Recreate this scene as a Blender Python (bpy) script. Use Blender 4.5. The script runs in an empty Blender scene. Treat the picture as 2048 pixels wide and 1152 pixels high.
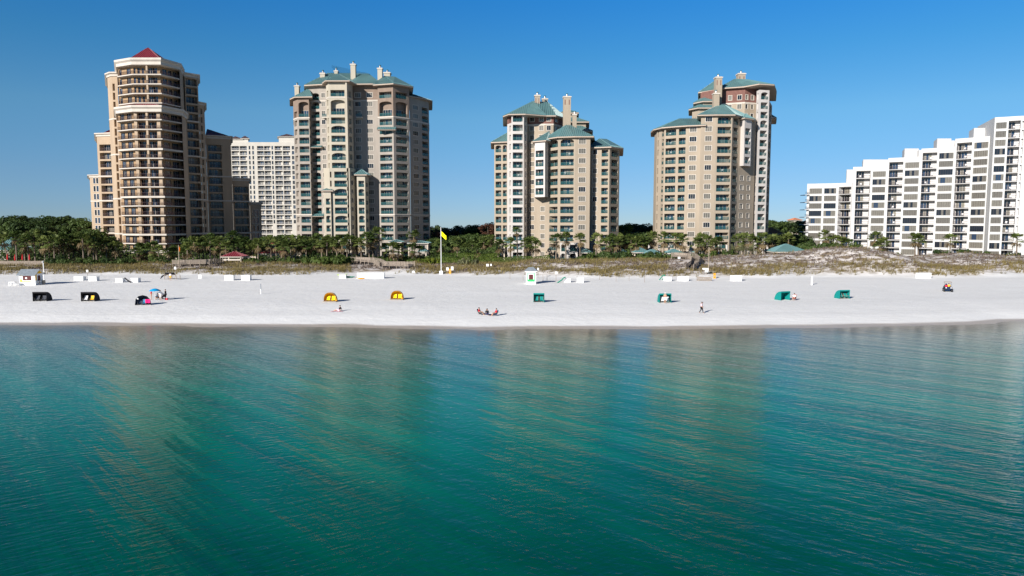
import bpy, math, random
from mathutils import Vector, Matrix, noise
R = math.radians
rnd = random.Random(7)
SC = bpy.context.scene
COL = SC.collection
# ------------------------------------------------------------------ camera, sky, sun, exposure
F, CX, CY, H = 1440.0, 1024.0, 576.0, 14.0
PITCH = R(5.08)
cd = bpy.data.cameras.new('camera'); cam = bpy.data.objects.new('camera', cd); COL.objects.link(cam)
cam.location = (0, 0, H); cam.rotation_euler = (R(90) - PITCH, 0, 0)
cd.sensor_width = 36.0; cd.lens = 36.0 * F / 2048.0; cd.clip_start = 0.5; cd.clip_end = 20000
SC.camera = cam
SUN_EL, SUN_AZ = R(22), R(37)          # azimuth: degrees to the left of straight behind the camera
w = bpy.data.worlds.new('World'); SC.world = w; w.use_nodes = True
nt = w.node_tree; nt.nodes.clear()
sky = nt.nodes.new('ShaderNodeTexSky'); sky.sky_type = 'NISHITA'; sky.sun_disc = False
sky.sun_elevation = SUN_EL; sky.sun_rotation = math.pi + SUN_AZ
sky.altitude = 1500; sky.air_density = 0.75; sky.dust_density = 0.0; sky.ozone_density = 4.0
hsv = nt.nodes.new('ShaderNodeHueSaturation'); hsv.inputs['Saturation'].default_value = 1.08
bg = nt.nodes.new('ShaderNodeBackground'); bg.inputs[1].default_value = 0.12
wo = nt.nodes.new('ShaderNodeOutputWorld')
geo = nt.nodes.new('ShaderNodeNewGeometry'); sep = nt.nodes.new('ShaderNodeSeparateXYZ'); ab = nt.nodes.new('ShaderNodeMath'); ab.operation = 'ABSOLUTE'
rmp = nt.nodes.new('ShaderNodeValToRGB'); mul_ = nt.nodes.new('ShaderNodeMix'); mul_.data_type = 'RGBA'; mul_.blend_type = 'MULTIPLY'; mul_.inputs[0].default_value = 1
SKYT = ((0.0, (0.32, 0.36, 0.43)), (0.02, (0.35, 0.385, 0.45)), (0.061, (0.43, 0.46, 0.48)), (0.143, (0.53, 0.64, 0.58)), (0.22, (0.43, 0.68, 0.68)), (0.3, (0.39, 0.71, 0.84)), (0.40, (0.38, 0.70, 0.85)), (0.55, (0.18, 0.24, 0.27)))
el_ = rmp.color_ramp.elements; el_[0].position = 0.0; el_[1].position = SKYT[-1][0]
for p_, c_ in SKYT[1:-1]: el_.new(p_)                               # clear sea air: a deep blue right down to the horizon
for e_, (p_, c_) in zip(el_, SKYT): e_.position = p_; e_.color = (*c_, 1)
nt.links.new(geo.outputs['Incoming'], sep.inputs[0]); nt.links.new(sep.outputs[2], ab.inputs[0]); nt.links.new(ab.outputs[0], rmp.inputs[0])
nt.links.new(sky.outputs[0], mul_.inputs[6]); nt.links.new(rmp.outputs[0], mul_.inputs[7]); nt.links.new(mul_.outputs[2], hsv.inputs['Color']); nt.links.new(hsv.outputs[0], bg.inputs[0]); nt.links.new(bg.outputs[0], wo.inputs[0])
sd = bpy.data.lights.new('sun', 'SUN'); sun = bpy.data.objects.new('sun', sd); COL.objects.link(sun)
sd.energy = 5.0; sd.angle = R(0.5); sd.color = (1.0, 0.945, 0.87)
S2 = Vector((-math.sin(SUN_AZ) * math.cos(SUN_EL), -math.cos(SUN_AZ) * math.cos(SUN_EL), math.sin(SUN_EL)))
sun.rotation_euler = S2.to_track_quat('Z', 'Y').to_euler()
SC.view_settings.view_transform = 'Standard'; SC.view_settings.look = 'None'
SC.view_settings.exposure = 0.58; SC.view_settings.gamma = 1.0
SC.cycles.max_bounces = 8; SC.cycles.transparent_max_bounces = 12

# ------------------------------------------------------------------ photo measure -> world
def K(px, py=330.0):
    return ((px - CX) / F) / (math.cos(PITCH) + math.sin(PITCH) * (CY - py) / F)
def Zr(py, Y):
    s = (CY - py) / F
    return H + Y * (-math.sin(PITCH) + math.cos(PITCH) * s) / (math.cos(PITCH) + math.sin(PITCH) * s)
def P(px, Y, py=330.0):
    return (K(px, py) * Y, Y)
def lerp_tab(t, x):
    if x <= t[0][0]: return t[0][1]
    for (a, va), (b, vb) in zip(t, t[1:]):
        if x <= b:
            f = (x - a) / (b - a); f = f * f * (3 - 2 * f)
            return va + (vb - va) * f
    return t[-1][1]
SHORE = [(-3000, 110), (-110, 99.6), (-70, 98.4), (-35, 96.8), (0, 94.2), (35, 95.2), (60, 98), (75, 102.0), (100, 105.5), (3000, 118)]
def shore(x): return lerp_tab(SHORE, x) + 0.35 * math.sin(x * 0.21) + 0.2 * math.sin(x * 0.53 + 1)
CREST = [(-3000, 2.9), (-140, 2.9), (-95, 3.0), (-60, 3.0), (-38, 2.9), (-28, 3.1), (-16, 2.8), (-4, 2.8), (10, 3.9), (30, 4.2), (50, 4.4), (58, 5.2), (66, 5.6), (74, 5.8), (82, 7.0), (88, 7.6), (96, 7.2), (103, 5.4), (108, 4.7), (116, 5.5), (124, 5.8), (140, 5.2), (3000, 4)]
FOOT = [(-3000, 172), (-140, 172), (-110, 176), (-90, 178), (-60, 172), (-40, 180), (0, 172), (20, 166), (50, 166), (70, 170), (100, 168), (130, 174), (3000, 174)]
def sm(a, b, t):
    t = min(1, max(0, (t - a) / (b - a))); return t * t * (3 - 2 * t)
def ground(x, y):
    s = shore(x); d = y - s
    if d < 0: return max(-3.0, d * 0.07)
    z = 0.75 * sm(0, 9, d) + 0.45 * sm(6, 20, d) + 0.5 * sm(20, 75, d)
    f = lerp_tab(FOOT, x) + 1.6 * noise.noise((x * 0.09, 3.1, 0)) * 2
    c = lerp_tab(CREST, x)
    if y > f - 6:
        rise = sm(f - 4, f + 19, y)
        z = z + (c - z) * rise
        z += 0.55 * math.exp(-((y - f - 3) / 4.0) ** 2)
        n = noise.noise((x * 0.11, y * 0.13, 0)) * 0.7 + noise.noise((x * 0.33, y * 0.4, 5)) * 0.3
        z += n * 0.75 * sm(f - 3, f + 4, y) * (1 - sm(205, 216, y))
        z += (2.7 - z) * sm(198, 214, y)
    else:
        z += 0.05 * noise.noise((x * 0.2, y * 0.2, 9))
    return z
def zfar(y): return 2.7 - 0.0125 * max(0.0, y - 300)      # the land behind falls away inland
def gp(px, py):
    k = K(px, py)
    s = (CY - py) / F
    t = (-math.sin(PITCH) + math.cos(PITCH) * s) / (math.cos(PITCH) + math.sin(PITCH) * s)
    y = 60.0
    while y < 400:
        if H + t * y <= ground(k * y, y): break
        y += 0.25
    return Vector((k * y, y, ground(k * y, y)))
def gz(px, Y, py=500):
    x = K(px, py) * Y
    return Vector((x, Y, ground(x, Y)))

# ------------------------------------------------------------------ materials
MATS = {}
def mat(name, col, rough=0.8, var=0.0, vscale=1.0, bump=0.0, bscale=20.0, spec=0.3, metal=0.0, alpha=1.0, trans=0.0, stretch=None):
    if name in MATS: return MATS[name]
    m = bpy.data.materials.new(name); m.use_nodes = True; MATS[name] = m
    t = m.node_tree; b = t.nodes['Principled BSDF']
    b.inputs['Base Color'].default_value = (*col, 1); b.inputs['Roughness'].default_value = rough
    b.inputs['Specular IOR Level'].default_value = spec; b.inputs['Metallic'].default_value = metal
    b.inputs['Alpha'].default_value = alpha
    tc = None
    if var or bump:
        tc = t.nodes.new('ShaderNodeNewGeometry').outputs['Position']
        if stretch:
            mp = t.nodes.new('ShaderNodeMapping'); mp.inputs['Scale'].default_value = stretch
            t.links.new(tc, mp.inputs[0]); tc = mp.outputs[0]
    if var:
        n = t.nodes.new('ShaderNodeTexNoise'); n.inputs['Scale'].default_value = vscale; n.inputs['Detail'].default_value = 6
        t.links.new(tc, n.inputs['Vector'])
        r = t.nodes.new('ShaderNodeValToRGB')
        r.color_ramp.elements[0].position = 0.3; r.color_ramp.elements[1].position = 0.7
        r.color_ramp.elements[0].color = (*[max(0, c * (1 - var)) for c in col], 1)
        r.color_ramp.elements[1].color = (*[min(1, c * (1 + var)) for c in col], 1)
        t.links.new(n.outputs[0], r.inputs[0]); t.links.new(r.outputs[0], b.inputs['Base Color'])
    if bump:
        n2 = t.nodes.new('ShaderNodeTexNoise'); n2.inputs['Scale'].default_value = bscale; n2.inputs['Detail'].default_value = 4
        t.links.new(tc, n2.inputs['Vector'])
        bp = t.nodes.new('ShaderNodeBump'); bp.inputs['Strength'].default_value = bump; bp.inputs['Distance'].default_value = 0.05
        t.links.new(n2.outputs[0], bp.inputs['Height']); t.links.new(bp.outputs[0], b.inputs['Normal'])
    return m
STY = (1, 1, 0.25)     # rain streaks run down stucco
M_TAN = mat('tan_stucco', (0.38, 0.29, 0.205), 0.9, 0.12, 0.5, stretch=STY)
M_TANIN = mat('ochre_stucco', (0.30, 0.20, 0.115), 0.9, 0.12, 0.6)  # tan darkened and warmed: balcony shade and bounce put into the colour
M_TRIM = mat('cream_trim', (0.50, 0.455, 0.40), 0.85, 0.08, 0.6, stretch=STY)
M_GREIGE = mat('greige_stucco', (0.30, 0.268, 0.235), 0.9, 0.10, 0.45, stretch=STY)
M_CREAM = mat('cream_stucco', (0.40, 0.36, 0.29), 0.9, 0.08, 0.45, stretch=STY)
M_BEIGE = mat('beige_stucco', (0.325, 0.27, 0.207), 0.9, 0.09, 0.4, stretch=STY)
M_WHITEST = mat('white_stucco', (0.49, 0.46, 0.435), 0.9, 0.07, 0.4, stretch=STY)
M_BRICK = mat('red_brick_panel', (0.17, 0.085, 0.07), 0.9, 0.15, 1.5)
M_ORANGE = mat('terracotta_stucco', (0.22, 0.165, 0.13), 0.9, 0.1, 0.8)
M_WHITE = mat('white_painted_concrete', (0.52, 0.515, 0.51), 0.8, 0.05, 0.3, stretch=STY)
M_IVORY = mat('ivory_stucco', (0.48, 0.45, 0.40), 0.85, 0.05, 0.3)
M_TEALROOF = mat('teal_metal_roof', (0.105, 0.205, 0.21), 0.45, 0.12, 0.3, spec=0.5)
M_REDROOF = mat('red_metal_roof', (0.20, 0.03, 0.042), 0.5, 0.12, 0.3, spec=0.4)
M_DARKROOF = mat('dark_shingle', (0.075, 0.05, 0.055), 0.9, 0.2, 1.0)
M_SOFFIT = mat('soffit', (0.42, 0.34, 0.28), 0.9)
M_GLASS = mat('dark_glass', (0.012, 0.017, 0.024), 0.06, spec=0.5)
M_GLASSB = mat('blue_tinted_glass', (0.02, 0.04, 0.075), 0.06, spec=0.6)
M_CURT = mat('curtained_glass', (0.155, 0.145, 0.122), 0.18, 0.15, 3.0, spec=0.5)
M_CURT3 = mat('dim_curtained_glass', (0.12, 0.112, 0.095), 0.15, 0.15, 3.0, spec=0.5)
M_CURT2 = mat('pale_curtained_glass', (0.22, 0.21, 0.165), 0.18, 0.12, 3.0, spec=0.5)
M_RAILTEAL = mat('teal_railing_glass', (0.02, 0.085, 0.09), 0.12, spec=0.5, alpha=0.42)
M_RAILMET = mat('teal_railing_metal', (0.03, 0.11, 0.11), 0.5)
M_RAILDARK = mat('dark_railing_metal', (0.045, 0.022, 0.03), 0.5)
M_RAILWHITE = mat('white_railing', (0.72, 0.70, 0.68), 0.6)
M_WHITEPAINT = mat('white_paint', (0.80, 0.80, 0.79), 0.5, 0.04, 2.0)
M_BLACK = mat('black_canvas', (0.012, 0.012, 0.015), 0.8)
M_TEAL = mat('teal_canvas', (0.0, 0.20, 0.185), 0.75, 0.08, 2.0)
M_YELLOW = mat('yellow_canvas', (0.80, 0.40, 0.0), 0.7, 0.08, 2.0)
M_YELLOWFLAG = mat('yellow_cloth', (0.85, 0.72, 0.0), 0.8)
M_ORANGECLOTH = mat('orange_cloth', (0.8, 0.20, 0.01), 0.8)
M_REDCLOTH = mat('red_cloth', (0.45, 0.012, 0.02), 0.8)
M_GREYCANVAS = mat('grey_canvas', (0.05, 0.055, 0.07), 0.8)
M_NAVY = mat('navy_canvas', (0.01, 0.02, 0.05), 0.8)
M_PINK = mat('hot_pink_fabric', (0.75, 0.01, 0.16), 0.8)
M_BLUE = mat('blue_canopy', (0.0, 0.30, 0.62), 0.7)
M_WOOD = mat('weathered_timber', (0.27, 0.225, 0.185), 0.95, 0.25, 3.0)
M_PALEWOOD = mat('pale_timber', (0.325, 0.27, 0.207), 0.9, 0.2, 3.0)
M_GREYSHING = mat('grey_shingle', (0.20, 0.23, 0.26), 0.9, 0.18, 2.5)
M_GREENPAINT = mat('green_paint', (0.03, 0.42, 0.12), 0.6)
M_MAROON = mat('maroon_board', (0.09, 0.02, 0.02), 0.7)
M_AMBERPAINT = mat('amber_paint', (0.80, 0.45, 0.01), 0.6)
M_STONE = mat('pale_stone', (0.55, 0.47, 0.38), 0.9, 0.12, 1.0)
M_TILE = mat('orange_clay_tile', (0.42, 0.16, 0.08), 0.9, 0.2, 1.2)
M_SKIN = mat('skin', (0.48, 0.27, 0.18), 0.6)
M_HAIR = mat('dark_hair', (0.03, 0.018, 0.012), 0.7)
M_CWHITE = mat('white_cotton', (0.75, 0.74, 0.74), 0.85)
M_CBLACK = mat('black_cotton', (0.02, 0.02, 0.025), 0.85)
M_CRED = mat('red_cotton', (0.50, 0.02, 0.04), 0.85)
M_CPINK = mat('pale_pink_cotton', (0.78, 0.50, 0.56), 0.85)
M_CYEL = mat('yellow_cotton', (0.75, 0.45, 0.03), 0.85)
M_CNAVY = mat('navy_cotton', (0.02, 0.025, 0.08), 0.85)
M_LTBLUE = mat('blue_sling', (0.06, 0.22, 0.38), 0.8)
M_RUBBER = mat('black_rubber', (0.015, 0.015, 0.017), 0.8)
M_STEEL = mat('grey_steel', (0.35, 0.35, 0.36), 0.4, metal=0.6)
M_LIME = mat('lime_plastic', (0.50, 0.72, 0.0), 0.4)
M_GREENPL = mat('green_plastic', (0.0, 0.22, 0.13), 0.4)
M_ORPL = mat('orange_plastic', (0.80, 0.32, 0.0), 0.4)
M_TRUNK = mat('palm_trunk', (0.17, 0.135, 0.105), 0.95, 0.3, 2.0)
M_BARK = mat('bark', (0.09, 0.065, 0.05), 0.95, 0.3, 2.0)
def leafmat(name, c1, c2, tr=0.25):
    m = bpy.data.materials.new(name); m.use_nodes = True; t = m.node_tree
    b = t.nodes['Principled BSDF']; b.inputs['Roughness'].default_value = 0.6; b.inputs['Specular IOR Level'].default_value = 0.25
    oi = t.nodes.new('ShaderNodeObjectInfo'); n = t.nodes.new('ShaderNodeTexNoise'); n.inputs['Scale'].default_value = 0.9
    g = t.nodes.new('ShaderNodeNewGeometry'); t.links.new(g.outputs['Position'], n.inputs['Vector'])
    ad = t.nodes.new('ShaderNodeMath'); ad.operation = 'MULTIPLY_ADD'; ad.inputs[1].default_value = 0.55; ad.inputs[2].default_value = -0.28
    t.links.new(oi.outputs['Random'], ad.inputs[0])
    ad2 = t.nodes.new('ShaderNodeMath'); t.links.new(ad.outputs[0], ad2.inputs[0]); t.links.new(n.outputs[0], ad2.inputs[1])
    r = t.nodes.new('ShaderNodeValToRGB'); r.color_ramp.elements[0].position = 0.25; r.color_ramp.elements[1].position = 0.75
    r.color_ramp.elements[0].color = (*c1, 1); r.color_ramp.elements[1].color = (*c2, 1)
    t.links.new(ad2.outputs[0], r.inputs[0]); t.links.new(r.outputs[0], b.inputs['Base Color'])
    tl = t.nodes.new('ShaderNodeBsdfTranslucent'); t.links.new(r.outputs[0], tl.inputs[0])
    mx = t.nodes.new('ShaderNodeMixShader'); mx.inputs[0].default_value = tr
    t.links.new(b.outputs[0], mx.inputs[1]); t.links.new(tl.outputs[0], mx.inputs[2])
    t.links.new(mx.outputs[0], t.nodes['Material Output'].inputs[0])
    MATS[name] = m
    return m
M_PALM = leafmat('palm_leaf', (0.055, 0.09, 0.02), (0.17, 0.205, 0.055), 0.3)
M_DEADPALM = leafmat('dead_palm_leaf', (0.12, 0.085, 0.04), (0.22, 0.16, 0.08))
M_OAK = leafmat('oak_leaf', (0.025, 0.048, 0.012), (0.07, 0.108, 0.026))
M_PINE = leafmat('pine_leaf', (0.018, 0.032, 0.012), (0.045, 0.07, 0.022))
M_LIMELEAF = leafmat('yellow_green_leaf', (0.08, 0.11, 0.012), (0.16, 0.19, 0.02))
M_RUSTLEAF = leafmat('rusty_leaf', (0.07, 0.03, 0.018), (0.15, 0.07, 0.04))
M_BUSH = leafmat('bush_leaf', (0.03, 0.055, 0.012), (0.085, 0.125, 0.025))
M_HEDGE = leafmat('hedge_leaf', (0.03, 0.06, 0.008), (0.09, 0.13, 0.018))
M_SAGE = leafmat('grey_green_leaf', (0.10, 0.11, 0.055), (0.20, 0.20, 0.10))
M_OATS = leafmat('beach_grass_blade', (0.13, 0.105, 0.035), (0.32, 0.25, 0.10), 0.2)
M_SCRUB = leafmat('dry_dune_scrub', (0.075, 0.055, 0.045), (0.19, 0.15, 0.125), 0.1)

# ------------------------------------------------------------------ mesh builder
class MB:
    def __init__(s): s.v = []; s.f = []; s.mi = []; s.mats = []
    def m(s, mt):
        if mt not in s.mats: s.mats.append(mt)
        return s.mats.index(mt)
    def poly(s, pts, mt):
        i = len(s.v); s.v.extend([tuple(p) for p in pts]); s.f.append(tuple(range(i, i + len(pts)))); s.mi.append(s.m(mt))
    def box(s, a, b, mt, M=None):
        x0, y0, z0 = a; x1, y1, z1 = b
        c = [Vector(p) for p in ((x0, y0, z0), (x1, y0, z0), (x1, y1, z0), (x0, y1, z0), (x0, y0, z1), (x1, y0, z1), (x1, y1, z1), (x0, y1, z1))]
        if M is not None: c = [M @ p for p in c]
        i = len(s.v); s.v.extend([tuple(p) for p in c]); k = s.m(mt)
        for q in ((0, 3, 2, 1), (4, 5, 6, 7), (0, 1, 5, 4), (1, 2, 6, 5), (2, 3, 7, 6), (3, 0, 4, 7)):
            s.f.append(tuple(i + j for j in q)); s.mi.append(k)
    def cyl(s, p, q, r0, r1, mt, n=8, cap=True):
        p = Vector(p); q = Vector(q); d = (q - p).normalized()
        a = d.orthogonal().normalized(); b = d.cross(a)
        i = len(s.v); k = s.m(mt)
        for c, r in ((p, r0), (q, r1)):
            for j in range(n):
                t = 2 * math.pi * j / n; s.v.append(tuple(c + a * (r * math.cos(t)) + b * (r * math.sin(t))))
        for j in range(n):
            s.f.append((i + j, i + (j + 1) % n, i + n + (j + 1) % n, i + n + j)); s.mi.append(k)
        if cap:
            s.f.append(tuple(i + j for j in reversed(range(n)))); s.mi.append(k)
            s.f.append(tuple(i + n + j for j in range(n))); s.mi.append(k)
    def grid(s, rows, mt, closed=False):
        i = len(s.v); k = s.m(mt); n = len(rows[0])
        for r in rows: s.v.extend([tuple(p) for p in r])
        for a in range(len(rows) - 1):
            for b in range(n if closed else n - 1):
                b2 = (b + 1) % n
                s.f.append((i + a * n + b, i + a * n + b2, i + (a + 1) * n + b2, i + (a + 1) * n + b)); s.mi.append(k)
    def mesh(s, name, smooth=False):
        me = bpy.data.meshes.new(name); me.from_pydata(s.v, [], s.f)
        for mt in s.mats: me.materials.append(mt)
        me.polygons.foreach_set('material_index', s.mi)
        if smooth: me.polygons.foreach_set('use_smooth', [True] * len(s.f))
        me.update(); return me
    def build(s, name, parent=None, loc=None, rz=None, smooth=False):
        return link(name, s.mesh(name, smooth), parent, loc, rz)
def link(name, me, parent=None, loc=None, rz=None):
    o = bpy.data.objects.new(name, me); COL.objects.link(o)
    if parent is not None: o.parent = parent
    if loc is not None: o.location = loc
    if rz is not None: o.rotation_euler = (0, 0, rz)
    return o
def tag(o, label=None, cat=None, group=None, kind=None):
    if label: o['label'] = label
    if cat: o['category'] = cat
    if group: o['group'] = group
    if kind: o['kind'] = kind
    return o
def thing(name, label, cat, loc=(0, 0, 0), rz=0.0, group=None):
    o = link(name, None, None, loc, rz); tag(o, label, cat, group); return o
ORD = ['leftmost', 'second', 'third', 'fourth', 'fifth', 'sixth', 'seventh', 'eighth', 'ninth', 'tenth', 'eleventh', 'twelfth', 'thirteenth', 'fourteenth', 'fifteenth', 'sixteenth', 'seventeenth', 'eighteenth', 'nineteenth', 'twentieth']
ORD += ['twenty-' + a for a in ('first', 'second', 'third', 'fourth', 'fifth', 'sixth', 'seventh', 'eighth', 'ninth')] + ['thirtieth'] + ['thirty-' + a for a in ('first', 'second', 'third', 'fourth', 'fifth', 'sixth', 'seventh', 'eighth', 'ninth')] + ['fortieth']
def ordn(i): return ORD[i] if i == 0 else ORD[i] + ' from left'

# ------------------------------------------------------------------ towers
CACHE = {}
def cached(key, fn):
    if key not in CACHE: CACHE[key] = fn()
    return CACHE[key]
def q(x): return round(x * 10) / 10.0
def win_mesh(w_, h, trim, proud=0.05):
    mb = MB(); t = 0.16
    mb.box((-t, -proud, -t), (0, 0.14, h + t), trim); mb.box((w_, -proud, -t), (w_ + t, 0.14, h + t), trim)
    mb.box((0, -proud, h), (w_, 0.14, h + t), trim); mb.box((0, -proud - 0.04, -t), (w_, 0.14, 0), trim)
    return mb.mesh('window')
def pane_mesh(w_, h, g, bar, seed):
    r = random.Random(seed); mb = MB(); n = max(1, round(w_ / 0.75))
    y = 0.13
    for i in range(n):
        a = w_ * i / n; b = w_ * (i + 1) / n
        gm = g[r.randrange(len(g))] if isinstance(g, (list, tuple)) else g
        mb.poly([(a, y, 0), (b, y, 0), (b, y, h), (a, y, h)], gm)
        if i: mb.box((a - 0.03, y - 0.05, 0), (a + 0.03, y - 0.002, h), bar)
    return mb.mesh('pane')
def balcony_mesh(w_, h, d, wm):
    mb = MB(); h2 = h + 0.001
    mb.poly([(0, 0, 0), (w_, 0, 0), (w_, d, 0), (0, d, 0)], M_STONE)
    mb.poly([(0, 0, h), (0, d, h), (w_, d, h), (w_, 0, h)], wm)
    mb.poly([(0, 0, 0), (0, d, 0), (0, d, h2), (0, 0, h2)], wm)
    mb.poly([(w_, 0, 0), (w_, 0, h2), (w_, d, h2), (w_, d, 0)], wm)
    mb.poly([(0, d, 0), (w_, d, 0), (w_, d, h2), (0, d, h2)], wm)
    return mb.mesh('balcony')
def patio_chair():
    mb = MB(); mb.box((-.3, -.3, .36), (.3, .3, .42), M_CWHITE); mb.box((-.3, .24, .42), (.3, .30, .98), M_CWHITE)
    for x_ in (-.27, .23):
        for y_ in (-.28, .24): mb.box((x_, y_, 0), (x_ + .04, y_ + .04, .36), M_CWHITE)
        mb.box((x_, -.3, .6), (x_ + .05, .24, .64), M_CWHITE)
    return mb.mesh('patio_chair')
NORD = ['first', 'second', 'third', 'fourth', 'fifth', 'sixth', 'seventh', 'eighth', 'ninth', 'tenth', 'eleventh', 'twelfth', 'thirteenth', 'fourteenth', 'fifteenth', 'sixteenth', 'seventeenth', 'eighteenth', 'nineteenth', 'twentieth']
def door_mesh(w_, h, d, seed, span=None):
    r = random.Random(seed); mb = MB(); y = d - 0.06
    a, b = (0.12 * w_, 0.9 * w_) if seed % 3 else (0.06 * w_, 0.68 * w_)
    if span: a, b = span[0] * w_, span[1] * w_
    n = max(2, round((b - a) / 0.95)); top = min(h - 0.12, 2.25)
    for i in range(n):
        p, q_ = a + (b - a) * i / n, a + (b - a) * (i + 1) / n
        g = r.choice([M_GLASS, M_GLASS, M_GLASSB, M_GLASS, M_CURT, M_CURT2] if seed % 2 else [M_GLASS, M_GLASS, M_GLASS, M_GLASSB])
        mb.poly([(p, y, 0.05), (q_, y, 0.05), (q_, y, top), (p, y, top)], g)
        mb.box((p - 0.035, y - 0.05, 0.03), (p + 0.035, y - 0.002, top), M_TRIM)
    mb.box((b - 0.035, y - 0.05, 0.03), (b + 0.035, y - 0.002, top), M_TRIM)
    mb.box((a, y - 0.05, top), (b, y - 0.002, top + 0.07), M_TRIM)
    return mb.mesh('glass_door')
def rail_mesh(w_, style):
    mb = MB(); y = 0.06
    if style == 'teal':
        mb.box((0, y, 0.10), (w_, y + 0.03, 0.92), M_RAILTEAL)
        mb.box((0, y - 0.02, 0.93), (w_, y + 0.05, 1.0), M_RAILMET)
        n = max(1, round(w_ / 1.3))
        for i in range(n + 1):
            x = 0.03 + (w_ - 0.06) * i / n; mb.box((x - 0.025, y - 0.015, 0.0), (x + 0.025, y + 0.045, 0.93), M_RAILMET)
    else:
        mt = M_RAILDARK if style == 'dark' else M_RAILWHITE
        mb.box((0, y, 0.95), (w_, y + 0.06, 1.03), mt); mb.box((0, y, 0.08), (w_, y + 0.04, 0.14), mt)
        n = max(2, round(w_ / (0.28 if style == 'dark' else 0.4)))
        for i in range(n + 1):
            x = 0.02 + (w_ - 0.04) * i / n; mb.box((x - 0.018, y + 0.005, 0.14), (x + 0.018, y + 0.035, 0.95), mt)
    return mb.mesh('railing')
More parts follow.
